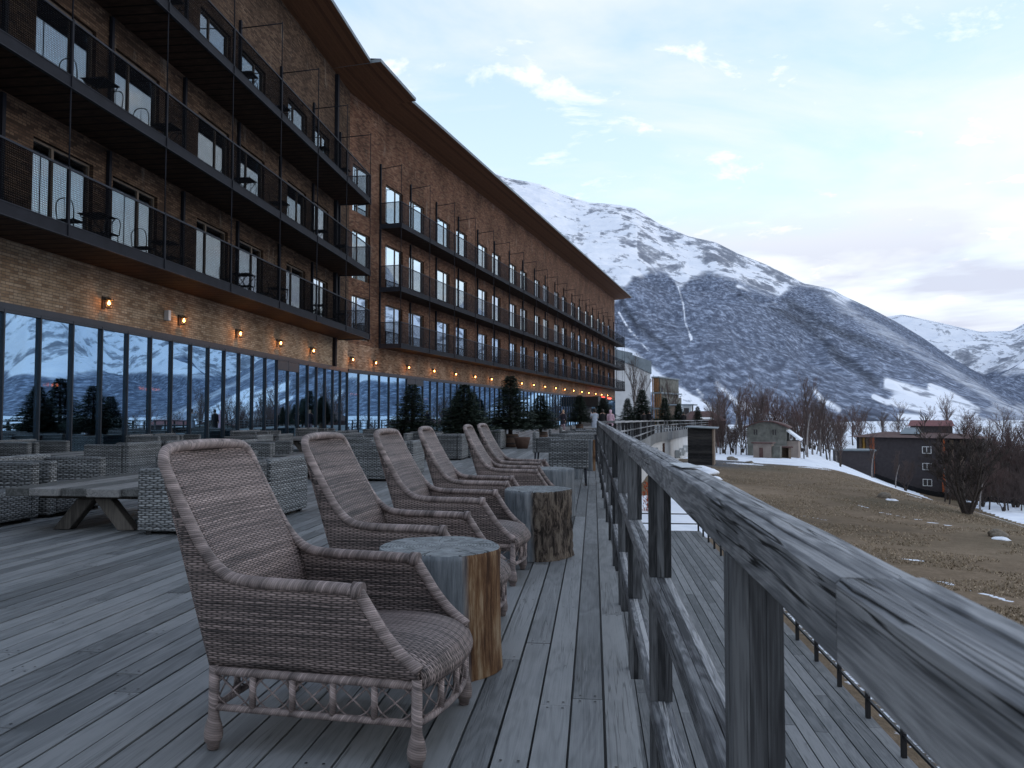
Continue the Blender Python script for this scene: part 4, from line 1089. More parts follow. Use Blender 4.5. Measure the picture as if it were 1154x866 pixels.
# ---- balconies
def balcony(frame, y0, y1, zb, dep, bays, fl):
    mb = MB()
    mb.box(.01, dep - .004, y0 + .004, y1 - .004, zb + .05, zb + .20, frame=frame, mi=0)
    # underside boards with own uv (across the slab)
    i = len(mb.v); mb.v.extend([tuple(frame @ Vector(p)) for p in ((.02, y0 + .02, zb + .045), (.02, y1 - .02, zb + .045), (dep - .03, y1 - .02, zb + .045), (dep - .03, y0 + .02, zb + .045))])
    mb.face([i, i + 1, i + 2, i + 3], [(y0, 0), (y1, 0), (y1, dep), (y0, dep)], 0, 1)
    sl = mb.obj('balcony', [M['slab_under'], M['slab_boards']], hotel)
    mb = MB()
    fm_ = MB(); fm_.box(dep - .02, dep + .02, y0, y1, zb + .012, zb + .255, frame=frame); fm_.obj('channel', M['steel'], sl); mb.box(dep - .045, dep + .045, y0 - .02, y1 + .02, zb - .004, zb + .011, frame=frame); mb.box(dep - .045, dep + .032, y0, y1, zb + .256, zb + .27, frame=frame)
    mb.box(.02, dep - .021, y0, y0 + .04, zb, zb + .26, frame=frame); mb.box(.02, dep - .021, y1 - .04, y1, zb, zb + .26, frame=frame)
    mb.obj('fascia', M['steel_light'], sl)
    mb = MB(); rt = zb + 1.46
    mb.box(dep - .02, dep + .025, y0, y1, rt - .04, rt, frame=frame); mb.box(.02, dep - .021, y0, y0 + .03, rt - .04, rt, frame=frame); mb.box(.02, dep - .021, y1 - .03, y1, rt - .04, rt, frame=frame)
    mb.obj('handrail', M['steel_light'], sl)
    for b in bays:
        mb = MB(); mb.box(dep - .03, dep + .03, b - .028, b + .028, zb + .2701, rt + .02, frame=frame); mb.box(dep + .021, dep + .05, b - .035, b + .035, zb + .015, zb + .2700, frame=frame); mb.obj('railing_post', M['steel'], sl)
        mb = MB(); top = {0: LV[1], 1: LV[2], 2: 15.15}[fl]
        mb.tube([frame @ Vector((dep, b, rt + .02)), frame @ Vector((dep, b, top))], .018, 6)
        mb.obj('hanger_rod', M['steel'], sl)
        if fl == 2:
            mb = MB(); mb.tube([frame @ Vector((dep, b, 15.1)), frame @ Vector((.0, b, 15.0))], .022, 6); mb.obj('tie_bar', M['steel'], sl)
        mb = MB(); mb.box(.012, .10, b - .05, b + .05, zb + .27, (LV + [15.3])[fl + 1] - .02, frame=frame); mb.obj('wall_post', M['steel'], sl)
    bb = [y0] + [b for b in bays if y0 + .1 < b < y1 - .1] + [y1]
    for a, b in zip(bb[:-1], bb[1:]):
        mb = MB(); i = len(mb.v); pts = [(dep, a + .03, zb + .27), (dep, b - .03, zb + .27), (dep, b - .03, rt - .04), (dep, a + .03, rt - .04)]
        mb.v.extend([tuple(frame @ Vector(p)) for p in pts]); mb.face([i, i + 1, i + 2, i + 3], [(p[1], p[2]) for p in pts]); mb.obj('mesh_panel', M['mesh_panel'], sl)
    for yy in (y0 + .015, y1 - .015):
        mb = MB(); i = len(mb.v); pts = [(.03, yy, zb + .27), (dep - .03, yy, zb + .27), (dep - .03, yy, rt - .04), (.03, yy, rt - .04)]
        mb.v.extend([tuple(frame @ Vector(p)) for p in pts]); mb.face([i, i + 1, i + 2, i + 3], [(p[0], p[2]) for p in pts]); mb.obj('mesh_panel', M['mesh_panel'], sl)
baysL = [36.6 - .04 - 3.62 * k for k in range(9)]
tR0 = 3.35; baysR = [tR0 + .04 + 3.98 * k for k in range(20)]; endR = WL + 1.0
for fl in range(3):
    balcony(FRL, baysL[-1] - .04, 36.62, LV[fl], 1.6, baysL, fl)
    balcony(FRW, tR0, endR, LV[fl], 1.32, [b for b in baysR if b < endR - 2] + [endR - .04], fl)
# roof: deep plank soffit with thin metal edge, stepping out at the bend
mb = MB()
def roofpoly(edge, wall, zt):
    # edge and wall are matched point lists (x,y,z)
    n = len(edge); b = len(mb.v); L = 0
    for (e, w) in zip(edge, wall):
        mb.v.append(e); mb.v.append(w)
    for i in range(n - 1):
        d = math.hypot(edge[i + 1][0] - edge[i][0], edge[i + 1][1] - edge[i][1]); ww = math.hypot(edge[i][0] - wall[i][0], edge[i][1] - wall[i][1])
        mb.face((b + 2 * i, b + 2 * i + 2, b + 2 * i + 3, b + 2 * i + 1), [(L, 0), (L + d, 0), (L + d, ww), (L, ww)], 0, 0); L += d
def up3(p, dz): return (p[0], p[1], p[2] + dz)
def W3(s, off, z): p = FW(s, off); return (p.x, p.y, z)
eL = [(-10.65, Y0 - .8, 18.2), (-10.62, 35.45, 18.2)]; wL = [(WX - .3, Y0 - .8, 17.98), (WX - .3, 35.45, 17.98)]
roofpoly(eL, wL, 0)
eM = [(-10.12, 35.46, 18.22), (-9.50, 40.2, 18.24)]; wM = [(WX - .3, 35.46, 17.985), W3(2.2, -.3, 17.99)]
roofpoly(eM, wM, 0)
eR = [W3(1.6, 2.25, 18.26), W3(WL + 1.3, 2.45, 19.15)]; wR = [W3(2.2, -.3, 17.995), W3(WL + 1.3, -.3, 18.9)]
roofpoly(eR, wR, 0)
so = mb.obj('roof', M['plank_soffit'], hotel)
mb = MB()
for E_, W_ in ((eL, wL), (eM, wM), (eR, wR)):
    for i in range(len(E_) - 1):
        a, b = Vector(E_[i]), Vector(E_[i + 1]); d = (b - a); nn = Vector((d.y, -d.x, 0)).normalized() * .02
        k = len(mb.v); h = .16
        q = [a + nn, b + nn, b + nn + Vector((0, 0, h)), a + nn + Vector((0, 0, h)), a - nn, b - nn, b - nn + Vector((0, 0, h)), a - nn + Vector((0, 0, h))]
        mb.v.extend([tuple(p) for p in q])
        for fc in ((0, 1, 2, 3), (5, 4, 7, 6), (3, 2, 6, 7), (1, 0, 4, 5), (1, 5, 6, 2), (4, 0, 3, 7)): mb.face([k + z for z in fc])
        ends = ((E_[0], W_[0]), (E_[-1], W_[-1]))
    for (e, w) in ((E_[0], W_[0]), (E_[-1], W_[-1])):
        k = len(mb.v); mb.v.extend([e, w, up3(w, .16), up3(e, .16)]); mb.face((k, k + 1, k + 2, k + 3))
    k = len(mb.v); mb.v.extend([up3(p, .158) for p in (E_[0], E_[-1])] + [up3(Vector(p) + Vector((-8, 0, 1.2)), 0) for p in (W_[-1], W_[0])]); mb.face((k, k + 1, k + 2, k + 3))
mb.obj('roof_edge', M['grey_roof'], so)
# drainpipe at the bend
mb = MB(); mb.box(.0, .16, PIV[1] - 2.35, PIV[1] - 2.13, GT, 17.9, frame=FRL); mb.obj('drainpipe', M['steel'], hotel)
# dark entrance box near the far end of the wing and two red heaters over it
mb = MB(); mb.box(.03, 2.2, 55.5, 61.5, 2.35, 3.5, frame=FRW); mb.box(.05, .15, 55.5, 61.5, 0, 2.35, frame=FRW); bevel(mb.obj('entrance_canopy', M['black_metal'], hotel), .02)
for i, s in enumerate((62.5, 67.0)):
    p = FRW @ Vector((1.5, s, 3.55)); t = empty('red_lamp', p, -WANG, ['left one of the two red lit lamps over the hotel entrance', 'right one of the two red lit lamps over the hotel entrance'][i], 'lamp', 'red lamps over the far entrance')
    mb = MB(); mb.tube([(-.0, -.9, .0), (0, .9, 0)], .09, 10); mb.obj('red_shade', M['red_glow'], t)
    mb = MB(); mb.tube([(-1.4, 0, .2), (0, 0, .12)], .03, 6); mb.obj('arm', M['black_metal'], t)

# balcony furniture (slatted folding tables and iron chairs on the nearer balconies)
def make_btable():
    t = empty('balcony_table'); mb = MB()
    for k in range(6): mb.box(-.3, .3, -.3 + k * .1, -.3 + k * .1 + .075, .70, .72)
    mb.obj('tabletop', M['black_metal'], t); 
    for a, b in ((-.28, .28), (.28, -.28)):
        mb = MB(); mb.tube([(a, -.24, 0), (b, -.24, .7)], .012, 6); mb.tube([(a, .24, 0), (b, .24, .7)], .012, 6); mb.obj('leg_frame', M['black_metal'], t)
    return t
def make_bchair():
    t = empty('balcony_chair'); mb = MB()
    for k in range(5): mb.box(-.2, .2, -.2 + k * .085, -.2 + k * .085 + .06, .43, .45)
    mb.obj('seat', M['black_metal'], t); mb = MB()
    mb.tube(smooth_path([(-.2, -.2, .44), (-.24, -.2, .75), (-.25, -.1, .88), (-.25, .1, .88), (-.24, .2, .75), (-.2, .2, .44)], 4), .012, 6)
    mb.tube([(-.24, 0, .45), (-.25, 0, .88)], .008, 6); mb.obj('backrest', M['black_metal'], t)
    for x in (-.18, .18):
        for y in (-.18, .18):
            mb = MB(); mb.tube([(x, y, 0), (x, y, .43)], .012, 6); mb.obj('leg', M['black_metal'], t)
    return t
bt0 = make_btable(); bc0 = make_bchair(); bfirst = [True, True]
fln = ['lowest', 'middle', 'top']; 
for fl in range(3):
    for i, y in enumerate((16.6, 19.4, 24.1, 26.9, 31.2, 34.0)):
        if bfirst[0]: o = bt0; bfirst[0] = False
        else: o = dup(bt0, (0, 0, 0))
        o.location = (WX + 1.05, y, LV[fl] + .203); tag(o, 'black slatted table on the %s left-hand balcony, %s from the left border' % (fln[fl], ['first', 'second', 'third', 'fourth', 'fifth', 'sixth'][i]), 'table', 'slatted tables on the hotel balconies')
        for sg in (0, 1):
            if bfirst[1]: o = bc0; bfirst[1] = False
            else: o = dup(bc0, (0, 0, 0))
            o.location = (WX + .85, y + (.62 if sg else -.62), LV[fl] + .203); o.rotation_euler = (0, 0, PI / 2 if not sg else -PI / 2)
            tag(o, 'black iron chair on the %s left-hand balcony, %s side of the %s table' % (fln[fl], 'far' if sg else 'near', ['first', 'second', 'third', 'fourth', 'fifth', 'sixth'][i]), 'chair', 'iron chairs on the hotel balconies')

# ---- wall lanterns
def make_lantern():
    t = empty('wall_lantern')
    mb = MB(); mb.box(0, .03, -.06, .06, -.16, .16); mb.tube([(.03, 0, .12), (.16, 0, .15), (.17, 0, .11)], .012, 6); mb.obj('bracket', M['lamp_metal'], t)
    mb = MB(); mb.tube([(.17, 0, .12), (.17, 0, .09), (.17, 0, .05)], [.02, .11, .115], 12)
    for a in range(4): mb.tube([(.17 + .095 * math.cos(a * PI / 2 + .78), .095 * math.sin(a * PI / 2 + .78), .05), (.17 + .075 * math.cos(a * PI / 2 + .78), .075 * math.sin(a * PI / 2 + .78), -.13)], .007, 5)
    mb.tube([(.17, 0, -.13), (.17, 0, -.15)], [.08, .08], 10); mb.obj('lamp_cage', M['lamp_metal'], t)
    mb = MB(); mb.tube([(.17, 0, -.06), (.17, 0, -.045), (.17, 0, -.01), (.17, 0, .03), (.17, 0, .05)], [.01, .03, .036, .02, .012], 10); mb.obj('bulb', M['bulb_glow'], t)
    return t
lan0 = make_lantern(); LR = [-.5, 2.78, 7.01, 10.84, 14.67, 18.54, 22.28, 26.42, 30.58, 34.51, 38.65, 43.01, 47.08, 51.41, 55.84, 59.95, 64.35, 68.58, 73.01]
ordn = ['first', 'second', 'third', 'fourth', 'fifth', 'sixth', 'seventh', 'eighth', 'ninth', 'tenth', 'eleventh', 'twelfth', 'thirteenth', 'fourteenth', 'fifteenth', 'sixteenth', 'seventeenth', 'eighteenth', 'nineteenth', 'twentieth', 'twenty-first', 'twenty-second', 'twenty-third', 'twenty-fourth']
lp = [(Vector((WX, y, 4.1)), 0) for y in (18.41, 22.04, 25.8, 29.31, 32.92)] + [(FW(max(s, .25), .0, 4.1), -WANG) for s in LR]
for i, (p, a) in enumerate(lp):
    o = lan0 if i == 0 else dup(lan0, (0, 0, 0)); o.location = p; o.rotation_euler = (0, 0, a)
    tag(o, 'lit amber wall lantern above the glass facade, %s from the left' % ordn[i], 'lantern', 'amber lanterns on the hotel wall')
    ld = bpy.data.lights.new('lantern_light', 'POINT'); ld.energy = .6; ld.color = (1, .42, .13); ld.shadow_soft_size = .05
    lo = bpy.data.objects.new('lantern_light', ld); COL.objects.link(lo); lo.parent = o; lo.location = (.30, 0, -.02)
mb = MB(); mb.box(0, .14, -.07, .07, -.15, .15); o = bevel(mb.obj('wall_speaker', M['ac_white']), .01); o.location = (WX, 21.3, 4.15); tag(o, 'small pale wall speaker left of the second lantern', 'speaker')

# ------------------------------------------------------------------ vegetation
def make_fir(name, seed, h=2.0, rad=.75, full=1.0):
    t = empty(name); rnd = random.Random(seed)
    mb = MB(); mb.tube([(0, 0, 0), (0, 0, h * .5), (0, 0, h)], [.04 * h / 2, .025 * h / 2, .006], 8); mb.obj('trunk', M['bark'], t)
    mb = MB(); z = .12 * h
    while z < h * .985:
        f = (z / h); r = rad * (1 - f) ** .85 * rnd.uniform(.75, 1.1) + .03; nb = int(lerp(9, 5, f) * full)
        a0 = rnd.uniform(0, 6.28)
        for k in range(nb):
            a = a0 + 2 * PI * k / nb + rnd.uniform(-.25, .25); rr = r * rnd.uniform(.7, 1.12); droop = rnd.uniform(-.02, .22)
            d = Vector((math.cos(a), math.sin(a), 0)); sd = Vector((-d.y, d.x, 0))
            n = max(4, int(rr / .055))
            for q in range(n):
                s = (q + .5) / n; p = d * (rr * s) + Vector((0, 0, z + .18 * rr * s - droop * rr * s * s * 2.2))
                wl = (.05 + .30 * rr * (1 - s) ** .8) * rnd.uniform(.7, 1.15)
                for sg in (-1, 1):
                    tip = p + sd * sg * wl + d * wl * .75 + Vector((0, 0, rnd.uniform(-.05, .02)))
                    b_ = .020; nrm = Vector((0, 0, 1))
                    i = len(mb.v); mb.v.extend([tuple(p - d * b_), tuple(p + d * b_ + Vector((0, 0, .012))), tuple(tip)])
                    mb.face((i, i + 1, i + 2))
                    m_ = p.lerp(tip, .45); ax = (tip - p).normalized()
                    for u in range(3):
                        mm = p.lerp(tip, .3 + .25 * u); off = Vector((rnd.uniform(-1, 1), rnd.uniform(-1, 1), rnd.uniform(-.2, 1))).normalized() * rnd.uniform(.02, .045)
                        i = len(mb.v); mb.v.extend([tuple(mm - ax * .012), tuple(mm + ax * .016), tuple(mm + off + ax * .03)]); mb.face((i, i + 1, i + 2))
        z += rnd.uniform(.028, .055) * h / 2
    mb.obj('crown', M['fir_needles'], t); return t
firA = make_fir('fir_tree', 1, 2.0, .62); firB = make_fir('fir_tree', 2, 2.0, .72, 1.15)
fl_ = [(-6.45, 27.0, .36, 1.0, 0, 'potted fir farthest left on the terrace, broad and ragged'), (-4.5, 26.6, .36, .98, 1, 'second potted fir from the left, narrow-topped, behind the cube seats'),
       (-3.2, 29.6, .42, 1.18, 0, 'tallest potted fir, standing in a brown barrel left of the walkway'), (-2.35, 34.2, .42, .86, 1, 'smaller potted fir in a dark barrel left of the standing woman'),
       (-1.2, 66, .4, 1.3, 0, 'small fir by the dark entrance canopy'), (.9, 72, .4, 1.25, 1, 'fir right behind the pink-coated person'),
       (3.4, 78, .2, 1.5, 0, 'dark fir before the white gable wall, nearest the hotel corner'), (4.9, 79, .2, 1.95, 1, 'tallest fir before the white gable wall'), (7.6, 84, .1, 1.6, 0, 'broad low fir behind the far railing, right of the white gable wall'),
       (9.3, 86, .1, 1.3, 1, 'narrow fir behind the far railing'), (11.6, 88, .1, 1.15, 0, 'fir at the far end of the railing')]
ff = [True, True]
for i, (x, y, zb, s, k, lb) in enumerate(fl_):
    src = (firA, firB)[k]
    if ff[k]: o = src; ff[k] = False
    else: o = dup(src, (0, 0, 0))
    o.location = (x, y, zb if i < 6 else .0); o.rotation_euler = (0, 0, i * 1.3); o.scale = ((s * 1.9, s * 1.9, s) if i < 6 else (s * 1.4, s * 1.4, s)); tag(o, lb, 'fir tree', 'small firs on the terrace')
    if i < 6:
        p = empty('plant_barrel', (x, y, .003), 0, 'round wooden planter barrel holding the ' + ['leftmost ragged fir', 'narrow-topped fir', 'tallest fir', 'smaller fir by the woman', 'fir by the entrance canopy', 'fir behind the pink coat'][i], 'planter', 'barrels holding the firs')
        mb = MB(); mb.tube([(0, 0, 0), (0, 0, .15), (0, 0, .35), (0, 0, .5)], [.27, .32, .33, .30], 20); mb.obj('barrel', M['barrel'], p)
        for z in (.12, .38):
            mb = MB(); mb.tube([(0, 0, z), (0, 0, z + .04)], .335, 20, caps=False); mb.obj('hoop', M['black_metal'], p)
mb = MB(); mb.tube([(0, 0, 0), (0, 0, .2), (0, 0, .38), (0, 0, .42)], [.2, .26, .3, .28], 20); o = mb.obj('plant_pot', M['terracotta']); o.location = (-2.62, 28.3, .003); tag(o, 'empty round brown pot right of the tallest fir', 'plant pot')

def make_bare(name, seed, h=8, spread=.33, trunks=1, density=1.0, tw='twig', bk='bark', twr=.0095, depth=4):
    t = empty(name); rnd = random.Random(seed); tb = MB(); cb = MB()
    def grow(p, d, L, r, lev):
        n = 4; pts = [p]; rr = [r]
        for k in range(n):
            d = (d + Vector((rnd.uniform(-1, 1), rnd.uniform(-1, 1), rnd.uniform(-.3, .9))) * .13).normalized(); p = p + d * (L / n); pts.append(p); rr.append(max(r * (1 - .62 * (k + 1) / n), twr * .5))
        (tb if lev == 0 else cb).tube(pts, rr, 7 if lev == 0 else (4 if lev < 3 else 3), caps=False)
        if lev >= depth: return
        nb = int((7 if lev == 0 else 5) * density)
        for k in range(nb):
            f = (.28 + .7 * k / nb) if lev == 0 else rnd.uniform(.2, 1.0); i = min(n - 1, int(f * n)); q = pts[i].lerp(pts[i + 1], f * n - i)
            a = rnd.uniform(0, 6.28); ax = Vector((math.cos(a), math.sin(a), rnd.uniform(.1, .9))).normalized()
            nd = (d * (1 - spread) * 1.2 + ax * spread * 2.0).normalized()
            grow(q, nd, L * rnd.uniform(.38, .6), max(rr[i] * .55, twr), lev + 1)
    for k in range(trunks):
        a = 2 * PI * k / max(1, trunks); lean = .0 if trunks == 1 else .42
        grow(Vector((math.cos(a) * .12 * (trunks > 1), math.sin(a) * .12 * (trunks > 1), -.1)), Vector((math.cos(a) * lean, math.sin(a) * lean, 1)).normalized(), h * .72 * rnd.uniform(.8, 1), h * .014 * (1.2 if trunks == 1 else 1.1), 0)
    if trunks > 1: tb.tube([(0, 0, -.3), (0, 0, .3), (0, 0, .8)], [h * .045, h * .036, h * .03], 10, caps=False)
    tb.obj('trunk', M[bk], t); cb.obj('crown', M[tw], t); return t
B1 = make_bare('bare_tree', 1, 8, .38, 1, 1.0, 'twig'); B2 = make_bare('bare_tree', 2, 8, .34, 1, 1.15, 'twig_red'); B3 = make_bare('birch_tree', 3, 9, .22, 1, 1.0, 'twig', 'birch_bark'); B4 = make_bare('bare_tree', 4, 6, .42, 3, 1.0, 'twig')
BIG = make_bare('willow_tree', 9, 6.0, .36, 5, .95, 'bark', 'bark', .02)
x, y, z = spot_ground(1087, 579); BIG.location = (x, y, z); BIG.scale = (.78, .78, .62); tag(BIG, 'gnarled multi-stemmed bare tree standing alone on the lawn crest', 'tree')
used = {B1.name: 0, B2.name: 0, B3.name: 0, B4.name: 0}
_n = [0]
def plant(src, x, y, s, label, group, z=None):
    o = src if used[src.name] == 0 else dup(src, (0, 0, 0)); used[src.name] += 1
    zz = gz(x, y) if z is None else z
    o.location = (x, y, zz); o.rotation_euler = (0, 0, random.uniform(0, 6.28)); o.scale = (s, s, s * random.uniform(.9, 1.15)); tag(o, label, 'tree', group)
rt = random.Random(21)
kinds = [B1, B2, B3, B4]; kn = {B1.name: 'brown bare', B2.name: 'reddish bare', B3.name: 'pale-stemmed birch', B4.name: 'many-stemmed bare'}
def belt(n, px0, px1, d0, d1, s0, s1, where, group, w=(1, 1, 1, .5)):
    for k in range(n):
        px = rt.uniform(px0, px1); d = rt.uniform(d0, d1); az = az_of(px); src = rt.choices(kinds, w)[0]
        plant(src, d * math.sin(az), d * math.cos(az), rt.uniform(s0, s1), '%s tree in %s' % (kn[src.name], where), group + ', ' + kn[src.name])
belt(16, 806, 845, 92, 120, .42, .7, 'the snowy strip between the wooden barn and the stone house', 'bare trees left of the stone house', (1, 1, 1.4, .3))
belt(34, 846, 960, 96, 135, .5, .95, 'the snowy belt between the stone house and the dark apartment block', 'bare trees right of the stone house', (1, 1.3, 1.2, .2))
belt(46, 800, 980, 150, 260, .9, 1.6, 'the reddish wood below the mountain slope', 'trees of the wood below the mountain', (1, 1.6, .6, .3))
belt(22, 1058, 1168, 116, 126, .6, .95, 'the front of the right-hand thicket', 'trees at the front of the right-hand thicket', (1.3, 1, .3, 1))
belt(60, 1050, 1168, 130, 172, .9, 1.45, 'the dense dark thicket right of the apartment block', 'trees of the right-hand thicket', (1.4, 1, .4, 1))
belt(3, 975, 1045, 112, 124, .5, .8, 'front of the dark apartment block', 'bare trees before the apartment block', (1, .5, 1.2, .4))
belt(22, 960, 1160, 190, 300, .9, 1.4, 'the wood behind the apartment block', 'trees behind the apartment block', (1, 1.4, .5, .3))
for (px, d, s, lb) in ((715, 118, 1.15, 'leafless birch before the white gable wall'), (722, 124, .95, 'second leafless birch right against the white gable wall'), (756, 150, 1.0, 'leafless birch behind the flat-roofed annexe'), (762, 158, .8, 'smaller leafless birch behind the flat-roofed annexe')):
    az = az_of(px); plant(B3, d * math.sin(az), d * math.cos(az), s, lb, 'birches by the white building', 0)
# low brush masses at the wood edges
mb = MB(); rb = random.Random(5)
for k in range(3000):
    if rb.random() < .8: px = rb.uniform(1062, 1168); d = rb.uniform(128, 150)
    else: px = rb.uniform(1045, 1168); d = rb.uniform(146, 165)
    az = az_of(px); x = d * math.sin(az); y = d * math.cos(az); hh = rb.uniform(.5, 2.6)
    p = Vector((x, y, gz(x, y) - .05)); q = p + Vector((rb.uniform(-.4, .4), rb.uniform(-.4, .4), hh)); w_ = Vector((.02, .0, 0))
    for u in range(3):
        q2 = p.lerp(q, .4) + Vector((rb.uniform(-.5, .5), rb.uniform(-.3, .3), hh * rb.uniform(.2, .6)))
        i = len(mb.v); mb.v.extend([tuple(p - w_), tuple(p + w_), tuple(q2)]); mb.face((i, i + 1, i + 2))
    i = len(mb.v); mb.v.extend([tuple(p - w_), tuple(p + w_), tuple(q)]); mb.face((i, i + 1, i + 2))
ob = mb.obj('brush', M['brush']); tag(ob, 'low leafless brush along the edges of the woods', 'brush', None, 'stuff')

# ------------------------------------------------------------------ background buildings
def place(px, d, z=None):
    az = az_of(px); x = d * math.sin(az); y = d * math.cos(az); return x, y, (gz(x, y) if z is None else z), az
def bld_frame(px, d, z=None, rot=0):
    x, y, zz, az = place(px, d, z); e = (x, y, zz); return e, -az + R(rot)     # local y points away from the camera, x to its right
def win(par, x0, x1, y, z0, z1, mat='white_paint', glass_='interior_dark'):
    mb = MB(); w = .09
    for a in ((x0, x1, z0, z0 + w), (x0, x1, z1 - w, z1), (x0, x0 + w, z0 + w, z1 - w), (x1 - w, x1, z0 + w, z1 - w), ((x0 + x1) / 2 - .04, (x0 + x1) / 2 + .04, z0 + w, z1 - w)):
        mb.box(a[0], a[1], y - .06, y - .003, a[2], a[3])
    f = mb.obj('window', M[mat], par); mb = MB(); mb.box(x0 + .02, x1 - .02, y - .03, y - .0031, z0 + .02, z1 - .02); mb.obj('pane', M['window_glass'] if glass_ is None else M[glass_], f)
# white building with grey mono-pitch roof
e, rz = bld_frame(716, 150, 0, 5); t = empty('white_building', e, rz, 'pale windowless gable-walled building with grey metal roof beyond the hotel end', 'building')
mb = MB(); i = 0
pr = [(-9, -1), (2.9, -1), (2.9, 9.3), (-.5, 10.9), (-3.6, 12.0), (-9, 12.6)]
mb.v = [(p[0], 0, p[1]) for p in pr] + [(p[0], 14, p[1]) for p in pr]; n = len(pr)
mb.face(list(range(n))); mb.face([n + i for i in range(n)][::-1])
for i in range(n): mb.face((i, (i + 1) % n, n + (i + 1) % n, n + i))
mb.obj('wall', M['white_wall'], t)
mb = MB(); P = [(-9.2, 12.61), (-3.6, 12.05), (-.5, 10.95), (3.1, 9.3)]
for a, b in zip(P[:-1], P[1:]):
    for y0, y1, h in ((-.25, 14.2, .12),):
        k = len(mb.v); mb.v.extend([(a[0], y0, a[1]), (b[0], y0, b[1]), (b[0], y0, b[1] + 2.4), (a[0], y0, a[1] + 2.0), (a[0], y1, a[1]), (b[0], y1, b[1]), (b[0], y1, b[1] + 2.4), (a[0], y1, a[1] + 2.0)])
        for fc in ((0, 1, 2, 3), (5, 4, 7, 6), (3, 2, 6, 7), (1, 5, 6, 2), (4, 0, 3, 7)): mb.face([k + z for z in fc])
mb.obj('roof', M['grey_roof'], t)
# timber-balconied building
e, rz = bld_frame(743, 165, 0, -20); t = empty('timber_building', e, rz, 'stepped building with orange timber posts and projecting balconies beside the white gable wall', 'building'); t.scale = (.62, 1, 1)
mb = MB(); mb.box(-1.8, .3, 0, 12, -1, 9.2); mb.box(.35, 1.3, .4, 12, -1, 5.2); mb.obj('wall', M['house_stone'], t)
for z, x1 in ((2.6, 2.2), (5.9, 1.5), (9.2, .8)):
    mb = MB(); mb.box(-2, x1, -1.3, 12, z, z + .28); mb.obj('balcony', M['grey_roof'], t)
for z0, z1, x1 in ((-.9, 2.6, 1.8), (2.9, 5.9, 1.1), (6.2, 9.2, .2)):
    for k in range(5):
        x = lerp(-1.7, x1, k / 4); mb = MB(); mb.box(x - .13, x + .13, -1.15, -.9, z0, z1); mb.obj('post', M['wood_orange'], t)
for k, z in enumerate((3.2, 6.5)):
    for x in (-1.5, -.6): win(t, x, x + .7, 0, z, z + 1.9, 'wood_orange')
mb = MB(); mb.box(1.4, 1.45, -1.25, -.2, 6.2, 7.1); mb.box(.4, 1.4, -1.25, -1.2, 7.0, 7.1); mb.obj('railing', M['steel_light'], t)
# flat-roofed annexe
e, rz = bld_frame(766, 140, 0, -8); t = empty('flat_annexe', e, rz, 'low glazed annexe with thin flat roof at the end of the terrace', 'building')
mb = MB(); mb.box(-2.8, 2.5, -.5, 5, 3.1, 3.3); mb.obj('roof', M['grey_roof'], t)
mb = MB(); mb.box(.4, 1.9, 0, 4, -1.5, 3.09); mb.box(-.6, .39, .2, 4, -1.5, 1.9); mb.obj('wall', M['ac_white'], t)
mb = MB(); mb.box(-2.4, -.9, .3, 4, -1.5, 3.0); mb.obj('timber_wall', M['clad_tan'], t)
for x in (-2.6, 2.2):
    mb = MB(); mb.box(x, x + .15, -.4, -.25, -1.5, 3.09); mb.obj('post', M['steel'], t)
win(t, .7, 1.6, 0, .9, 2.6, 'steel_light')
# barn
e, rz = bld_frame(796, 112, None, 12); e = (e[0], e[1], -1.6); t = empty('wooden_barn', e, rz, 'dark brown timber barn with low hipped roof and one long pale skylight', 'barn')
mb = MB(); mb.box(-2.7, 2.4, 0, 6, -1.5, 2.2); mb.obj('wall', M['roof_brown'], t)
mb = MB(); v = [(-3.2, -.5, 2.1), (2.9, -.5, 2.1), (2.9, 6.5, 2.1), (-3.2, 6.5, 2.1), (-1.6, 3, 3.5), (1.4, 3, 3.5)]; mb.v = v
for fc in ((0, 1, 5, 4), (1, 2, 5), (2, 3, 4, 5), (3, 0, 4), (3, 2, 1, 0)): mb.face(fc)
mb.obj('roof', M['roof_brown'], t)
mb = MB(); mb.v = [(-.9, -.012, 2.33), (1.0, -.012, 2.33), (1.0, .6, 2.58), (-.9, .6, 2.58)]; mb.face((0, 1, 2, 3)); solid(mb.obj('skylight', M['white_paint'], t), .06)
mb = MB(); mb.box(-1.0, 1.0, -.05, -.004, -1.4, 1.2); mb.obj('door', M['clad_charcoal'], t)
mb = MB(); mb.box(-5.2, -2.72, .6, 5, -1.5, 1.0); mb.obj('lean_to', M['clad_tan'], t)
# stone house with rounded roof
e, rz = bld_frame(864, 86, None, -6); t = empty('stone_house', e, rz, 'old two-storey grey stone house with shallow curved dark roof', 'house'); t.scale = (.76, .76, .8)
zb = 0
mb = MB(); N = 12; prof = [(-2.7, -1.0)] + [(lerp(-2.7, 2.5, k / N), 3.9 + .75 * math.sin(PI * k / N)) for k in range(N + 1)] + [(2.5, -1.0)]
mb.v = [(p[0], 0, p[1]) for p in prof] + [(p[0], 6, p[1]) for p in prof]; n = len(prof); mb.face(list(range(n))[::-1]); mb.face([n + i for i in range(n)])
for i in range(n): mb.face((i, (i + 1) % n, n + (i + 1) % n, n + i))
mb.obj('wall', M['house_stone'], t)
P = [[(lerp(-3.1, 2.9, k / N), y, 3.80 + .85 * math.sin(PI * k / N)) for k in range(N + 1)] for y in (-.4, 6.4)]
mb = MB(); mb.quadmesh(P); solid(mb.obj('roof', M['roof_brown'], t), .14, -1)
for x in (-1.9, .6): win(t, x, x + .7, 0, 2.7, 3.6, 'house_stone'); 
for x in (-1.0, 1.3): win(t, x, x + .6, 0, .3, 1.2, 'house_stone')
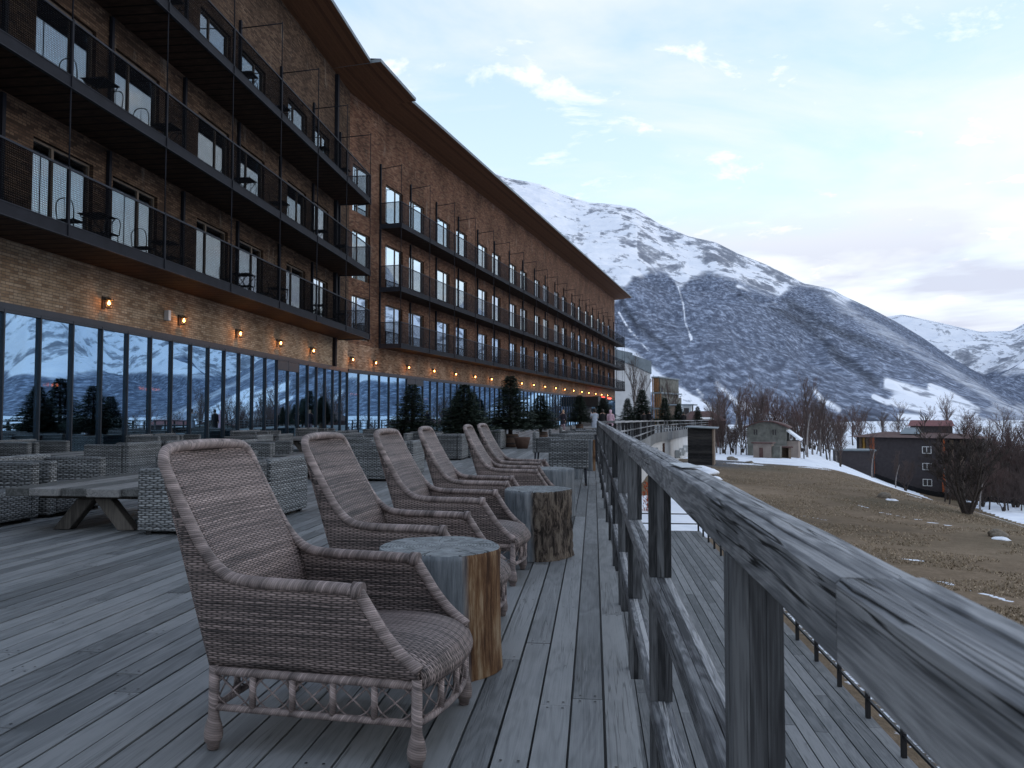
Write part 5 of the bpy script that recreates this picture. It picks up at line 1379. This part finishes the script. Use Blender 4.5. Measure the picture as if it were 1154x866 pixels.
mb = MB(); mb.box(2.52, 4.0, 1, 5, -1, 2.0); mb.obj('side_wing', M['plaster_pink'], t)
mb = MB(); mb.v = [(2.5, .7, 3.4), (4.3, .7, 2.1), (4.3, 5.4, 2.1), (2.5, 5.4, 3.4)]; mb.face((0, 1, 2, 3)); solid(mb.obj('side_roof', M['snow'], t), .2)
# small outbuildings in front of the house
e, rz = bld_frame(860, 78, None, -10); t = empty('garden_shed', e, rz, 'narrow pale plaster shed standing before the stone house', 'shed'); t.scale = (.76, .76, .8)
mb = MB(); mb.box(-1.3, .9, 0, 2, -.8, 1.7); mb.obj('wall', M['plaster_pink'], t); mb = MB(); mb.box(-1.5, 1.1, -.2, 2.2, 1.701, 1.85); mb.obj('roof', M['roof_brown'], t); mb = MB(); mb.box(-.55, -.1, -.04, -.003, -.5, 1.2); mb.obj('door', M['roof_brown'], t)
mb = MB(); mb.box(.95, 1.9, .3, 1.8, -.8, 1.4); mb.obj('lean_to', M['house_stone'], t)
e, rz = bld_frame(879, 80, None, 5); t = empty('garden_shed', e, rz, 'open-fronted wooden shed with two dark bays right of the stone house', 'shed'); t.scale = (.76, .76, .8)
mb = MB(); 
for a in (-2.0, -.5, .95): mb.box(a, a + .3, 0, 1.8, -.8, 1.25)
mb.box(-2.0, 1.25, 1.81, 2.0, -.8, 1.25); mb.obj('wall', M['clad_tan'], t); mb = MB(); mb.box(-2.2, 1.5, -.2, 2.1, 1.251, 1.4); mb.obj('roof', M['roof_brown'], t)
# charcoal apartment block
e, rz = bld_frame(1026, 138, None, -8); BZ = 0; t = empty('apartment_block', (e[0], e[1], -9.6), rz, 'dark charcoal apartment block with orange edge strips and a low brown roof', 'apartment block')
mb = MB(); mb.box(-5.4, 4.2, 0, 9, -1, 7.3); mb.obj('wall', M['clad_charcoal'], t)
mb = MB(); mb.box(-5.75, -5.405, -.15, .3, -1, 7.3); mb.obj('corner_strip', M['clad_orange'], t)
mb = MB(); mb.box(4.205, 4.65, -.15, .3, -1, 7.3); mb.obj('corner_strip', M['clad_orange'], t)
for z in (4.9, 2.3, -.2): win(t, 1.5, 2.8, 0, z, z + 1.1)
for k, (x, m_) in enumerate(((-6.3, 'clad_orange'), (-7.0, 'clad_tan'), (-7.7, 'clad_yellow'), (-8.4, 'clad_tan'))):
    mb = MB(); mb.box(x, x + .38, .9 + k * .9, 1.5 + k * .9, -1, 7.2); mb.obj('fin', M[m_], t)
mb = MB(); mb.box(-9.0, -5.41, 4.5, 9, -1, 7.2); mb.obj('side_wing', M['clad_charcoal'], t)
mb = MB(); mb.box(4.66, 9.6, 1.2, 9, -1, 7.2); mb.obj('side_wing', M['clad_charcoal'], t)
for k in range(3):
    x = 5.2 + k * 1.4; mb = MB(); mb.box(x, x + .55, .85, 1.19, -1, 7.1); mb.obj('timber_panel', M['clad_tan'], t)
mb = MB(); mb.v = [(-9.4, -.8, 7.35), (10.2, -.8, 7.35), (10.2, 10, 7.35), (-9.4, 10, 7.35), (-4.5, 4.5, 8.2), (6.5, 4.5, 8.0)]
for fc in ((0, 1, 5, 4), (1, 2, 5), (2, 3, 4, 5), (3, 0, 4), (3, 2, 1, 0)): mb.face(fc)
mb.obj('roof', M['roof_brown'], t)
mb = MB(); mb.v = [(-2.0, 2.3, 7.9), (.8, 2.3, 7.9), (.4, 5, 8.9), (-1.6, 5, 8.9), (-2.0, 8, 7.6), (.8, 8, 7.6)]; mb.face((0, 1, 2, 3)); mb.face((4, 5, 2, 3)); mb.face((0, 3, 4)); mb.face((1, 5, 2)); mb.obj('dormer', M['grey_roof'], t)
e, rz = bld_frame(1052, 165, None, 0); t = empty('red_roofed_house', (e[0], e[1], -9.6), rz, 'house showing only its dull red roof above the apartment block', 'house')
mb = MB(); mb.box(-4, 3, 0, 8, -1, 8.9); mb.obj('wall', M['clad_charcoal'], t)
mb = MB(); mb.v = [(-4.4, -.5, 8.9), (3.4, -.5, 8.9), (3, 4, 10), (-4, 4, 10), (-4.4, 8.5, 8.9), (3.4, 8.5, 8.9)]; mb.face((0, 1, 2, 3)); mb.face((5, 4, 3, 2)); mb.face((0, 3, 4)); mb.face((1, 5, 2)); mb.obj('roof', M['roof_red'], t)
e, rz = bld_frame(1120, 158, None, 6); t = empty('far_cottage', (e[0], e[1], -9.8), rz, 'low dark cottage half hidden in the right-hand thicket', 'house')
mb = MB(); mb.box(-6, 6, 0, 6, -1, 3.0); mb.obj('wall', M['clad_tan'], t)
mb = MB(); mb.v = [(-6.5, -.5, 3.0), (6.5, -.5, 3.0), (6.5, 3, 4.6), (-6.5, 3, 4.6), (-6.5, 6.5, 3.0), (6.5, 6.5, 3.0)]; mb.face((0, 1, 2, 3)); mb.face((5, 4, 3, 2)); mb.obj('roof', M['roof_brown'], t)
e, rz = bld_frame(963, 128, None, 10); t = empty('far_cottage', (e[0], e[1], e[2] - .5), rz, 'small dark hut left of the striped side of the apartment block', 'hut')
mb = MB(); mb.box(-2.6, 2.6, 0, 4, -1, 3.4); mb.obj('wall', M['clad_charcoal'], t); mb = MB(); mb.box(-2.9, 2.9, -.3, 4.3, 3.401, 3.6); mb.obj('roof', M['grey_roof'], t)
# dark fence before the apartments
t = empty('board_fence', (0, 0, 0), 0, 'dark board fence running in front of the apartment block and thicket', 'fence')
mb = MB(); rf = random.Random(3); pts = []
for k in range(150):
    px = lerp(985, 1165, k / 149); d = lerp(136, 126, k / 149); az = az_of(px); x = d * math.sin(az); y = d * math.cos(az); z = gz(x, y)
    fr = Matrix.Translation((x, y, z)) @ Matrix.Rotation(-az, 4, 'Z'); mb.box(-.14, .14, -.02, .02, -.4, .7 + rf.uniform(-.06, .06), frame=fr)
mb.obj('boards', M['dark_clad'], t)
# thin-railed fence across the snow left of the house
t = empty('wire_fence', (0, 0, 0), 0, 'thin post fence crossing the snow before the barn and stone house', 'fence')
for k in range(18):
    px = lerp(805, 905, k / 17); d = 88; az = az_of(px); x = d * math.sin(az); y = d * math.cos(az); mb = MB(); mb.box(x - .05, x + .05, y - .05, y + .05, gz(x, y) - .2, gz(x, y) + 1.1); mb.obj('post', M['clad_charcoal'], t)
# dark plank shed at the terrace wall
e, rz = bld_frame(789, 60, -3.2, -4); t = empty('plank_shed', (e[0], e[1], -3.3), rz, 'dark horizontal-plank shed with thin metal roof at the foot of the terrace wall', 'shed')
mb = MB()
for k in range(17):
    mb.box(-.95, .85, .0 + .012 * (k % 2), 2.2, k * .21, k * .21 + .2, tint=random.random())
mb.obj('plank_wall', M['dark_clad'], t); mb = MB(); mb.box(.851, .97, -.05, 2.2, 0, 3.55); mb.obj('corner_post', M['clad_tan'], t)
mb = MB(); mb.v = [(-1.15, -.25, 3.66), (1.25, -.25, 3.55), (1.25, 2.5, 3.62), (-1.15, 2.5, 3.72)]; mb.face((0, 1, 2, 3)); solid(mb.obj('roof', M['grey_roof'], t), .06)
# AC units on the pale wall
a, b = Vector((PB[1][0], PB[1][1], 0)), Vector((PB[2][0], PB[2][1], 0)); dd = (b - a); dn = Vector((dd.y, -dd.x, 0)).normalized(); ang = -math.atan2(dd.x, dd.y)
for i, (f, z) in enumerate(((.36, -2.2), (.45, -2.15), (.53, -2.0))):
    p = a + dd * f + dn * -.12; t = empty('ac_unit', (p.x, p.y, z), ang, ['lowest and nearest white air-conditioner box on the pale terrace wall', 'middle white air-conditioner box on the pale terrace wall', 'farthest white air-conditioner box on the pale terrace wall'][i], 'air conditioner', 'air conditioners on the terrace wall')
    mb = MB(); mb.box(.02, .42, -.45, .45, 0, .62); bevel(mb.obj('casing', M['ac_white'], t), .02)
    mb = MB(); mb.tube([(.421, -.1, .31), (.435, -.1, .31)], .17, 20); mb.obj('fan_grille', M['steel_light'], t)
for i, f in enumerate((.03, .145)):
    p = a + dd * f - dn * .12; mb = MB(); mb.box(.003, .12, -.55 if i == 0 else -.2, .55 if i == 0 else .2, 0, 2.1 if i == 0 else 2.3); o = mb.obj('wall_door', M['grey_roof' if i == 0 else 'terracotta']); o.location = (p.x, p.y, -3.1); o.rotation_euler = (0, 0, ang); tag(o, ['grey ribbed metal door in the pale terrace wall', 'rust-red pipe casing on the pale terrace wall'][i], ['door', 'pipe casing'][i])
# boulders, snow piles
def rock(name, px, py, s, mat, label, cat, flat=.6, seed=1, z=None):
    x, y, zz = spot_ground(px, py); mb = MB(); rnd = random.Random(seed)
    bm = bmesh.new(); bmesh.ops.create_icosphere(bm, subdivisions=4, radius=1)
    for v in bm.verts:
        n_ = float(vn(np.array(v.co.x * 1.4 + seed * 5), np.array(v.co.y * 1.4 + v.co.z * 1.9))) + .3 * float(vn(np.array(v.co.x * 5. + seed), np.array(v.co.y * 5. + v.co.z * 5)))
        v.co *= (.65 + .55 * n_); v.co.z *= flat; v.co.x *= 1.25
    me = bpy.data.meshes.new(name); bm.to_mesh(me); bm.free(); me.materials.append(M[mat])
    for p in me.polygons: p.use_smooth = True
    o = bpy.data.objects.new(name, me); COL.objects.link(o); o.location = (x, y, zz + s * flat * .35); o.scale = (s, s, s); o.rotation_euler = (0, 0, rnd.uniform(0, 3)); tag(o, label, cat); return o
rock('boulder', 994, 561, .26, 'stone', 'brown boulder in the middle of the lawn with snow at its foot', 'boulder', .7, 2)
rock('boulder', 1120, 605, .26, 'stone', 'pale boulder near the right border of the lawn', 'boulder', .75, 4)
rock('boulder', 824, 519, .38, 'stone', 'heap-like boulder at the far left corner of the lawn', 'boulder', .6, 6)
rock('boulder', 843, 522, .34, 'stone', 'flat grey boulder right of the heap at the far lawn corner', 'boulder', .4, 8)
rock('boulder', 1034, 550, .2, 'stone', 'tiny boulder on the lawn crest before the apartments', 'boulder', .6, 9)
rock('snow_patch', 1003, 564, .22, 'snow', 'snow lump at the foot of the middle lawn boulder', 'snow', .25, 3)
rock('snow_patch', 1124, 608, .24, 'snow', 'snow lump at the foot of the boulder near the right border', 'snow', .3, 5)
o = rock('snow_pile', 790, 536, .85, 'snow', 'big heap of cleared snow in front of the plank shed', 'snow pile', .45, 7)
o = rock('snow_patch', 801, 540, .5, 'snow', 'low spread of snow right of the big cleared heap', 'snow', .25, 11)
mb = MB(); mb.box(1.0, 3.9, 22.3, 33, -2.75, -2.12); o = bevel(mb.obj('snow_bank', M['snow']), .3, 4); tag(o, 'snow bank lying beyond the far end of the lower deck', 'snow')
# rusty shrub against the wall under the railing
mb = MB(); rb = random.Random(8)
for k in range(420):
    a = rb.uniform(0, 6.28); r = rb.uniform(0, .28); z = rb.uniform(0, 1.15); p = Vector((r * math.cos(a), r * math.sin(a), z)); q = p + Vector((rb.uniform(-.1, .1), rb.uniform(-.1, .1), .1)); i = len(mb.v); mb.v.extend([tuple(p), tuple(p + Vector((.03, .01, 0))), tuple(q)]); mb.face((i, i + 1, i + 2))
o = mb.obj('dry_shrub', M['rust']); o.location = (1.95, 27.5, -2.3); tag(o, 'dry rust-red shrub against the wall below the railing', 'shrub')

# ------------------------------------------------------------------ people
def person(loc, rz, label, h=1.68, top='cloth_black', legs='cloth_black', hair='hair_dark', coat_len=.5, pose='stand', shoes='cloth_black', hood=False):
    t = empty('person', loc, rz, label, 'person'); k = h / 1.72
    me = bpy.data.meshes.new('body'); bm = bmesh.new(); sl = []
    vs = {}; rad = {}
    def V(n, x, y, z, r): vs[n] = bm.verts.new((x * k, y * k, z * k)); rad[n] = r * k
    def E(*ns):
        for a, b in zip(ns[:-1], ns[1:]): bm.edges.new((vs[a], vs[b]))
    V('pel', 0, 0, .95, .13); V('wst', 0, 0, 1.10, .115); V('chs', 0, .01, 1.28, .14); V('shc', 0, 0, 1.40, .10); V('nck', 0, .0, 1.49, .05); V('hd0', 0, .012, 1.56, .07); V('hd1', 0, .015, 1.63, .088); V('hd2', 0, .005, 1.70, .06); V('nos', 0, .105, 1.61, .012)
    E('pel', 'wst', 'chs', 'shc', 'nck', 'hd0', 'hd1', 'hd2'); E('hd1', 'nos')
    for sg, s in ((-1, 'l'), (1, 'r')):
        st = .06 if pose == 'walk' else .0
        V('hp' + s, sg * .09, 0, .90, .095); V('kn' + s, sg * .10, sg * st + .01, .50, .062); V('an' + s, sg * .10, sg * st * 2, .09, .04); V('ft' + s, sg * .11, sg * st * 2 + .13, .04, .035)
        E('pel', 'hp' + s, 'kn' + s, 'an' + s, 'ft' + s)
        V('sh' + s, sg * .17, 0, 1.38, .062)
        if pose == 'phone': el = (sg * .24, .06, 1.14); ha = (sg * .12, .26, 1.42)
        elif pose == 'reach' and sg == 1: el = (.27, .14, 1.15); ha = (.34, .36, 1.02)
        else: el = (sg * .24, -.02, 1.10); ha = (sg * .26, .06, .86)
        V('el' + s, *el, .042); V('wr' + s, *ha, .028); E('shc', 'sh' + s, 'el' + s, 'wr' + s)
        d = (Vector(ha) - Vector(el)).normalized(); pm = Vector(ha) + d * .06; V('pa' + s, pm.x, pm.y, pm.z, .027); E('wr' + s, 'pa' + s)
        for f in range(4):
            o1 = pm + d * .05 + Vector((0, (f - 1.5) * .017, 0)); o2 = o1 + d * (.028, .036, .033, .022)[f] + Vector((-sg * .012, 0, 0))
            V('f%d%s' % (f, s), o1.x, o1.y, o1.z, .009); V('g%d%s' % (f, s), o2.x, o2.y, o2.z, .008); E('pa' + s, 'f%d%s' % (f, s), 'g%d%s' % (f, s))
        th = pm + Vector((-sg * .02, .035, .01)); V('th' + s, th.x, th.y, th.z, .010); E('wr' + s, 'th' + s)
    bm.verts.index_update(); order = {n: v.index for n, v in vs.items()}
    bm.to_mesh(me); bm.free()
    o = bpy.data.objects.new('body', me); COL.objects.link(o); o.parent = t
    m = o.modifiers.new('skin', 'SKIN'); sk = me.skin_vertices[0].data if me.skin_vertices else None
    if sk is None:
        bpy.context.view_layer.objects.active = o
    try:
        sk = me.skin_vertices[0].data
        for n, i in order.items():
            sk[i].radius = (rad[n], rad[n]); sk[i].use_root = (n == 'pel')
    except Exception: pass
    m2 = o.modifiers.new('smooth', 'SUBSURF'); m2.levels = 1; m2.render_levels = 1; me.materials.append(M['skin'])
    # clothing
    def S(p): return tuple(q * k for q in p)
    mb = MB(); rows = []
    for (z, rx, ry) in ((1.47, .07, .06), (1.43, .15, .09), (1.37, .20, .12), (1.22, .195, .135), (1.08, .175, .13), (.95, .195, .145), (.95 - coat_len * .5, .21, .155), (.95 - coat_len, .215, .16)):
        rows.append([S((rx * math.cos(a), ry * math.sin(a), z)) for a in np.linspace(0, 2 * PI, 17)[:-1]])
    mb.quadmesh(rows[::-1], None, 0, 0, True, True)
    for s in ('l', 'r'):
        sg = -1 if s == 'l' else 1
        if pose == 'phone': el = (sg * .24, .06, 1.14); ha = (sg * .12, .26, 1.42)
        elif pose == 'reach' and sg == 1: el = (.27, .14, 1.15); ha = (.34, .36, 1.02)
        else: el = (sg * .24, -.02, 1.10); ha = (sg * .26, .06, .86)
        mb.tube([S((sg * .15, 0, 1.40)), S((sg * .19, 0, 1.34)), S(el), S(ha)], [.055 * k, .075 * k, .062 * k, .045 * k], 10)
    mb.obj('coat', M[top], t)
    mb = MB()
    for sg in (-1, 1):
        st = .06 if pose == 'walk' else 0
        mb.tube([S((sg * .085, 0, .97)), S((sg * .095, 0, .75)), S((sg * .10, sg * st + .01, .5)), S((sg * .10, sg * st * 2, .09))], [.115 * k, .098 * k, .078 * k, .062 * k], 12)
    mb.obj('trousers', M[legs], t)
    mb = MB(); rows = []
    for (z, r, yo) in ((1.745, .015, -.01), (1.735, .06, -.01), (1.70, .088, -.012), (1.65, .102, -.022), (1.60, .10, -.035), (1.54, .09, -.05), (1.50 if not hood else 1.46, .07, -.05)):
        rows.append([S((r * math.cos(a), yo + r * .95 * math.sin(a) * (1 if math.sin(a) < 0 or z > 1.69 else .25), z)) for a in np.linspace(0, 2 * PI, 17)[:-1]])
    mb.quadmesh(rows, None, 0, 0, True, True); mb.obj('hair', M[hair], t)
    for sg in (-1, 1):
        st = .06 if pose == 'walk' else 0
        mb = MB(); mb.tube([S((sg * .10, sg * st * 2 - .07, .045)), S((sg * .10, sg * st * 2 + .05, .05)), S((sg * .112, sg * st * 2 + .19, .03))], [.045 * k, .052 * k, .032 * k], 10); mb.obj('shoe', M[shoes], t)
    return t
def azp(px, d): a = az_of(px); return (d * math.sin(a), d * math.cos(a), .003)
person(azp(634.5, 60), 2.6, 'fair-haired woman in a dark open jacket and light trousers walking on the terrace', 1.66, 'cloth_navy', 'cloth_lilac', 'hair_blond', .35, 'reach', 'shoe_white')
person(azp(670, 46), .4, 'person in a light blue-grey coat with hands raised, nearest the far railing corner', 1.62, 'cloth_light', 'cloth_grey', 'hair_dark', .45, 'phone')
person(azp(679, 50), .2, 'person in a wide black coat between the light-coated and pink-coated people', 1.62, 'cloth_black', 'cloth_black', 'hair_dark', .5)
person(azp(688, 52), -.3, 'person in a long pale pink coat with the hood up', 1.6, 'cloth_pink', 'cloth_pink', 'cloth_pink', .55, 'stand', 'shoe_white', True)
person(azp(725.5, 76), .5, 'left one of two people in black close together behind the far railing', 1.62, 'cloth_black', 'cloth_black', 'hair_dark', .4)
person(azp(731.5, 77), -.5, 'right one of two people in black standing close together behind the far railing', 1.72, 'cloth_black', 'cloth_black', 'hair_dark', .4)
person(azp(770, 81), .2, 'lone person in black standing at the far right of the terrace', 1.6, 'cloth_black', 'cloth_black', 'hair_dark', .4)

# ------------------------------------------------------------------ haze
mb = MB(); mb.box(-1200, 5200, -1200, 5200, -12.5, 1500)
t = NT('haze'); pv = t.n('VolumePrincipled'); pv.inputs['Color'].default_value = (.72, .82, 1, 1); pv.inputs['Density'].default_value = .00009; pv.inputs['Anisotropy'].default_value = .2
t.t.links.new(pv.outputs[0], t.out.inputs['Volume']); hz = mb.obj('haze', t.m); tag(hz, kind='stuff')
HAZE = False
if not HAZE: bpy.data.objects.remove(hz)

# ------------------------------------------------------------------ light
SE, SR = R(9), R(70)          # low sun behind cloud, off to the right
w = bpy.data.worlds.new('World'); sc.world = w; w.use_nodes = True; nt = w.node_tree; nt.nodes.clear()
class WT(NT):
    def __init__(s): s.t = nt; s.out = nt.nodes.new('ShaderNodeOutputWorld')
t = WT()
sky = t.n('TexSky', sky_type='NISHITA', sun_disc=False, sun_elevation=SE, sun_rotation=SR, altitude=1.8, air_density=1.0, dust_density=.6, ozone_density=1.6)
vec = t.n('TexCoord').outputs['Generated']; o = t.sep(vec)
el = t.math('MAXIMUM', o[2], .0)
den = t.math('ADD', el, .16)
cv = t.n('CombineXYZ'); t.put(cv.inputs[0], t.math('DIVIDE', o[0], den)); t.put(cv.inputs[1], t.math('DIVIDE', o[1], den)); t.put(cv.inputs[2], 0.0)
cl = cv.outputs[0]
n1 = t.noise(t.mapv(cl, (.9, 1.4, 1), (3.1, 1.2, 0)), .9, 7, .58, .5); n2 = t.noise(t.mapv(cl, (1, 1, 1), (7.3, 2.2, 0)), 4.6, 6, .62, .3)
veil = t.ramp(n1, [(.40, 0.0), (.60, 1.0)])
puff = t.ramp(n2, [(.585, 0.0), (.67, 1.0)])
low = t.ramp(el, [(0, 1.0), (.20, .8), (.45, .25), (1.0, .1)])
grad = t.ramp(el, [(0.0, (.62, .65, .73)), (.12, (.62, .675, .745)), (.25, (.50, .62, .745)), (.5, (.375, .50, .70)), (1.0, (.27, .385, .60))])
nis = t.mix(1.0, sky.outputs[0], (1.0, 1.0, 1.0), 'MULTIPLY')
base = t.mix(.96, nis, grad)
bankn = t.noise(t.mapv(vec, (1.2, 1.2, 6.5), (2, 1, .4)), 2.1, 5, .55, .3)
c1 = t.mix(t.math('MULTIPLY', veil, .8), base, (.70, .715, .74))
c2 = t.mix(t.math('MULTIPLY', puff, t.math('MULTIPLY_ADD', veil, .5, .4)), c1, (.92, .90, .89))
bank = t.math('MULTIPLY', t.ramp(bankn, [(.45, 0.0), (.57, 1.0)]), t.ramp(el, [(0, 1.0), (.16, .9), (.27, 0.0)]))
c3 = t.mix(t.math('MULTIPLY', bank, .95), c2, (.46, .49, .60))
wb = t.n('Background'); t.put(wb.inputs[0], c3); wb.inputs[1].default_value = .15
nt.links.new(wb.outputs[0], t.out.inputs[0])
sd = bpy.data.lights.new('sun', 'SUN'); sd.energy = .5 * .17; sd.angle = R(25); sd.color = (1, .93, .86)
so_ = bpy.data.objects.new('sun', sd); COL.objects.link(so_)
dirv = Vector((math.sin(SR) * math.cos(SE), math.cos(SR) * math.cos(SE), math.sin(SE))); so_.rotation_euler = (-dirv).to_track_quat('-Z', 'Y').to_euler()

sc.view_settings.view_transform = 'Standard'; sc.view_settings.look = 'None'; sc.view_settings.gamma = 1; sc.view_settings.exposure = 3.3; sc.view_settings.use_curve_mapping = False
sc.render.engine = 'CYCLES'; sc.cycles.max_bounces = 6; sc.cycles.transparent_max_bounces = 24; sc.cycles.use_denoising = True; sc.cycles.caustics_reflective = False; sc.cycles.caustics_refractive = False
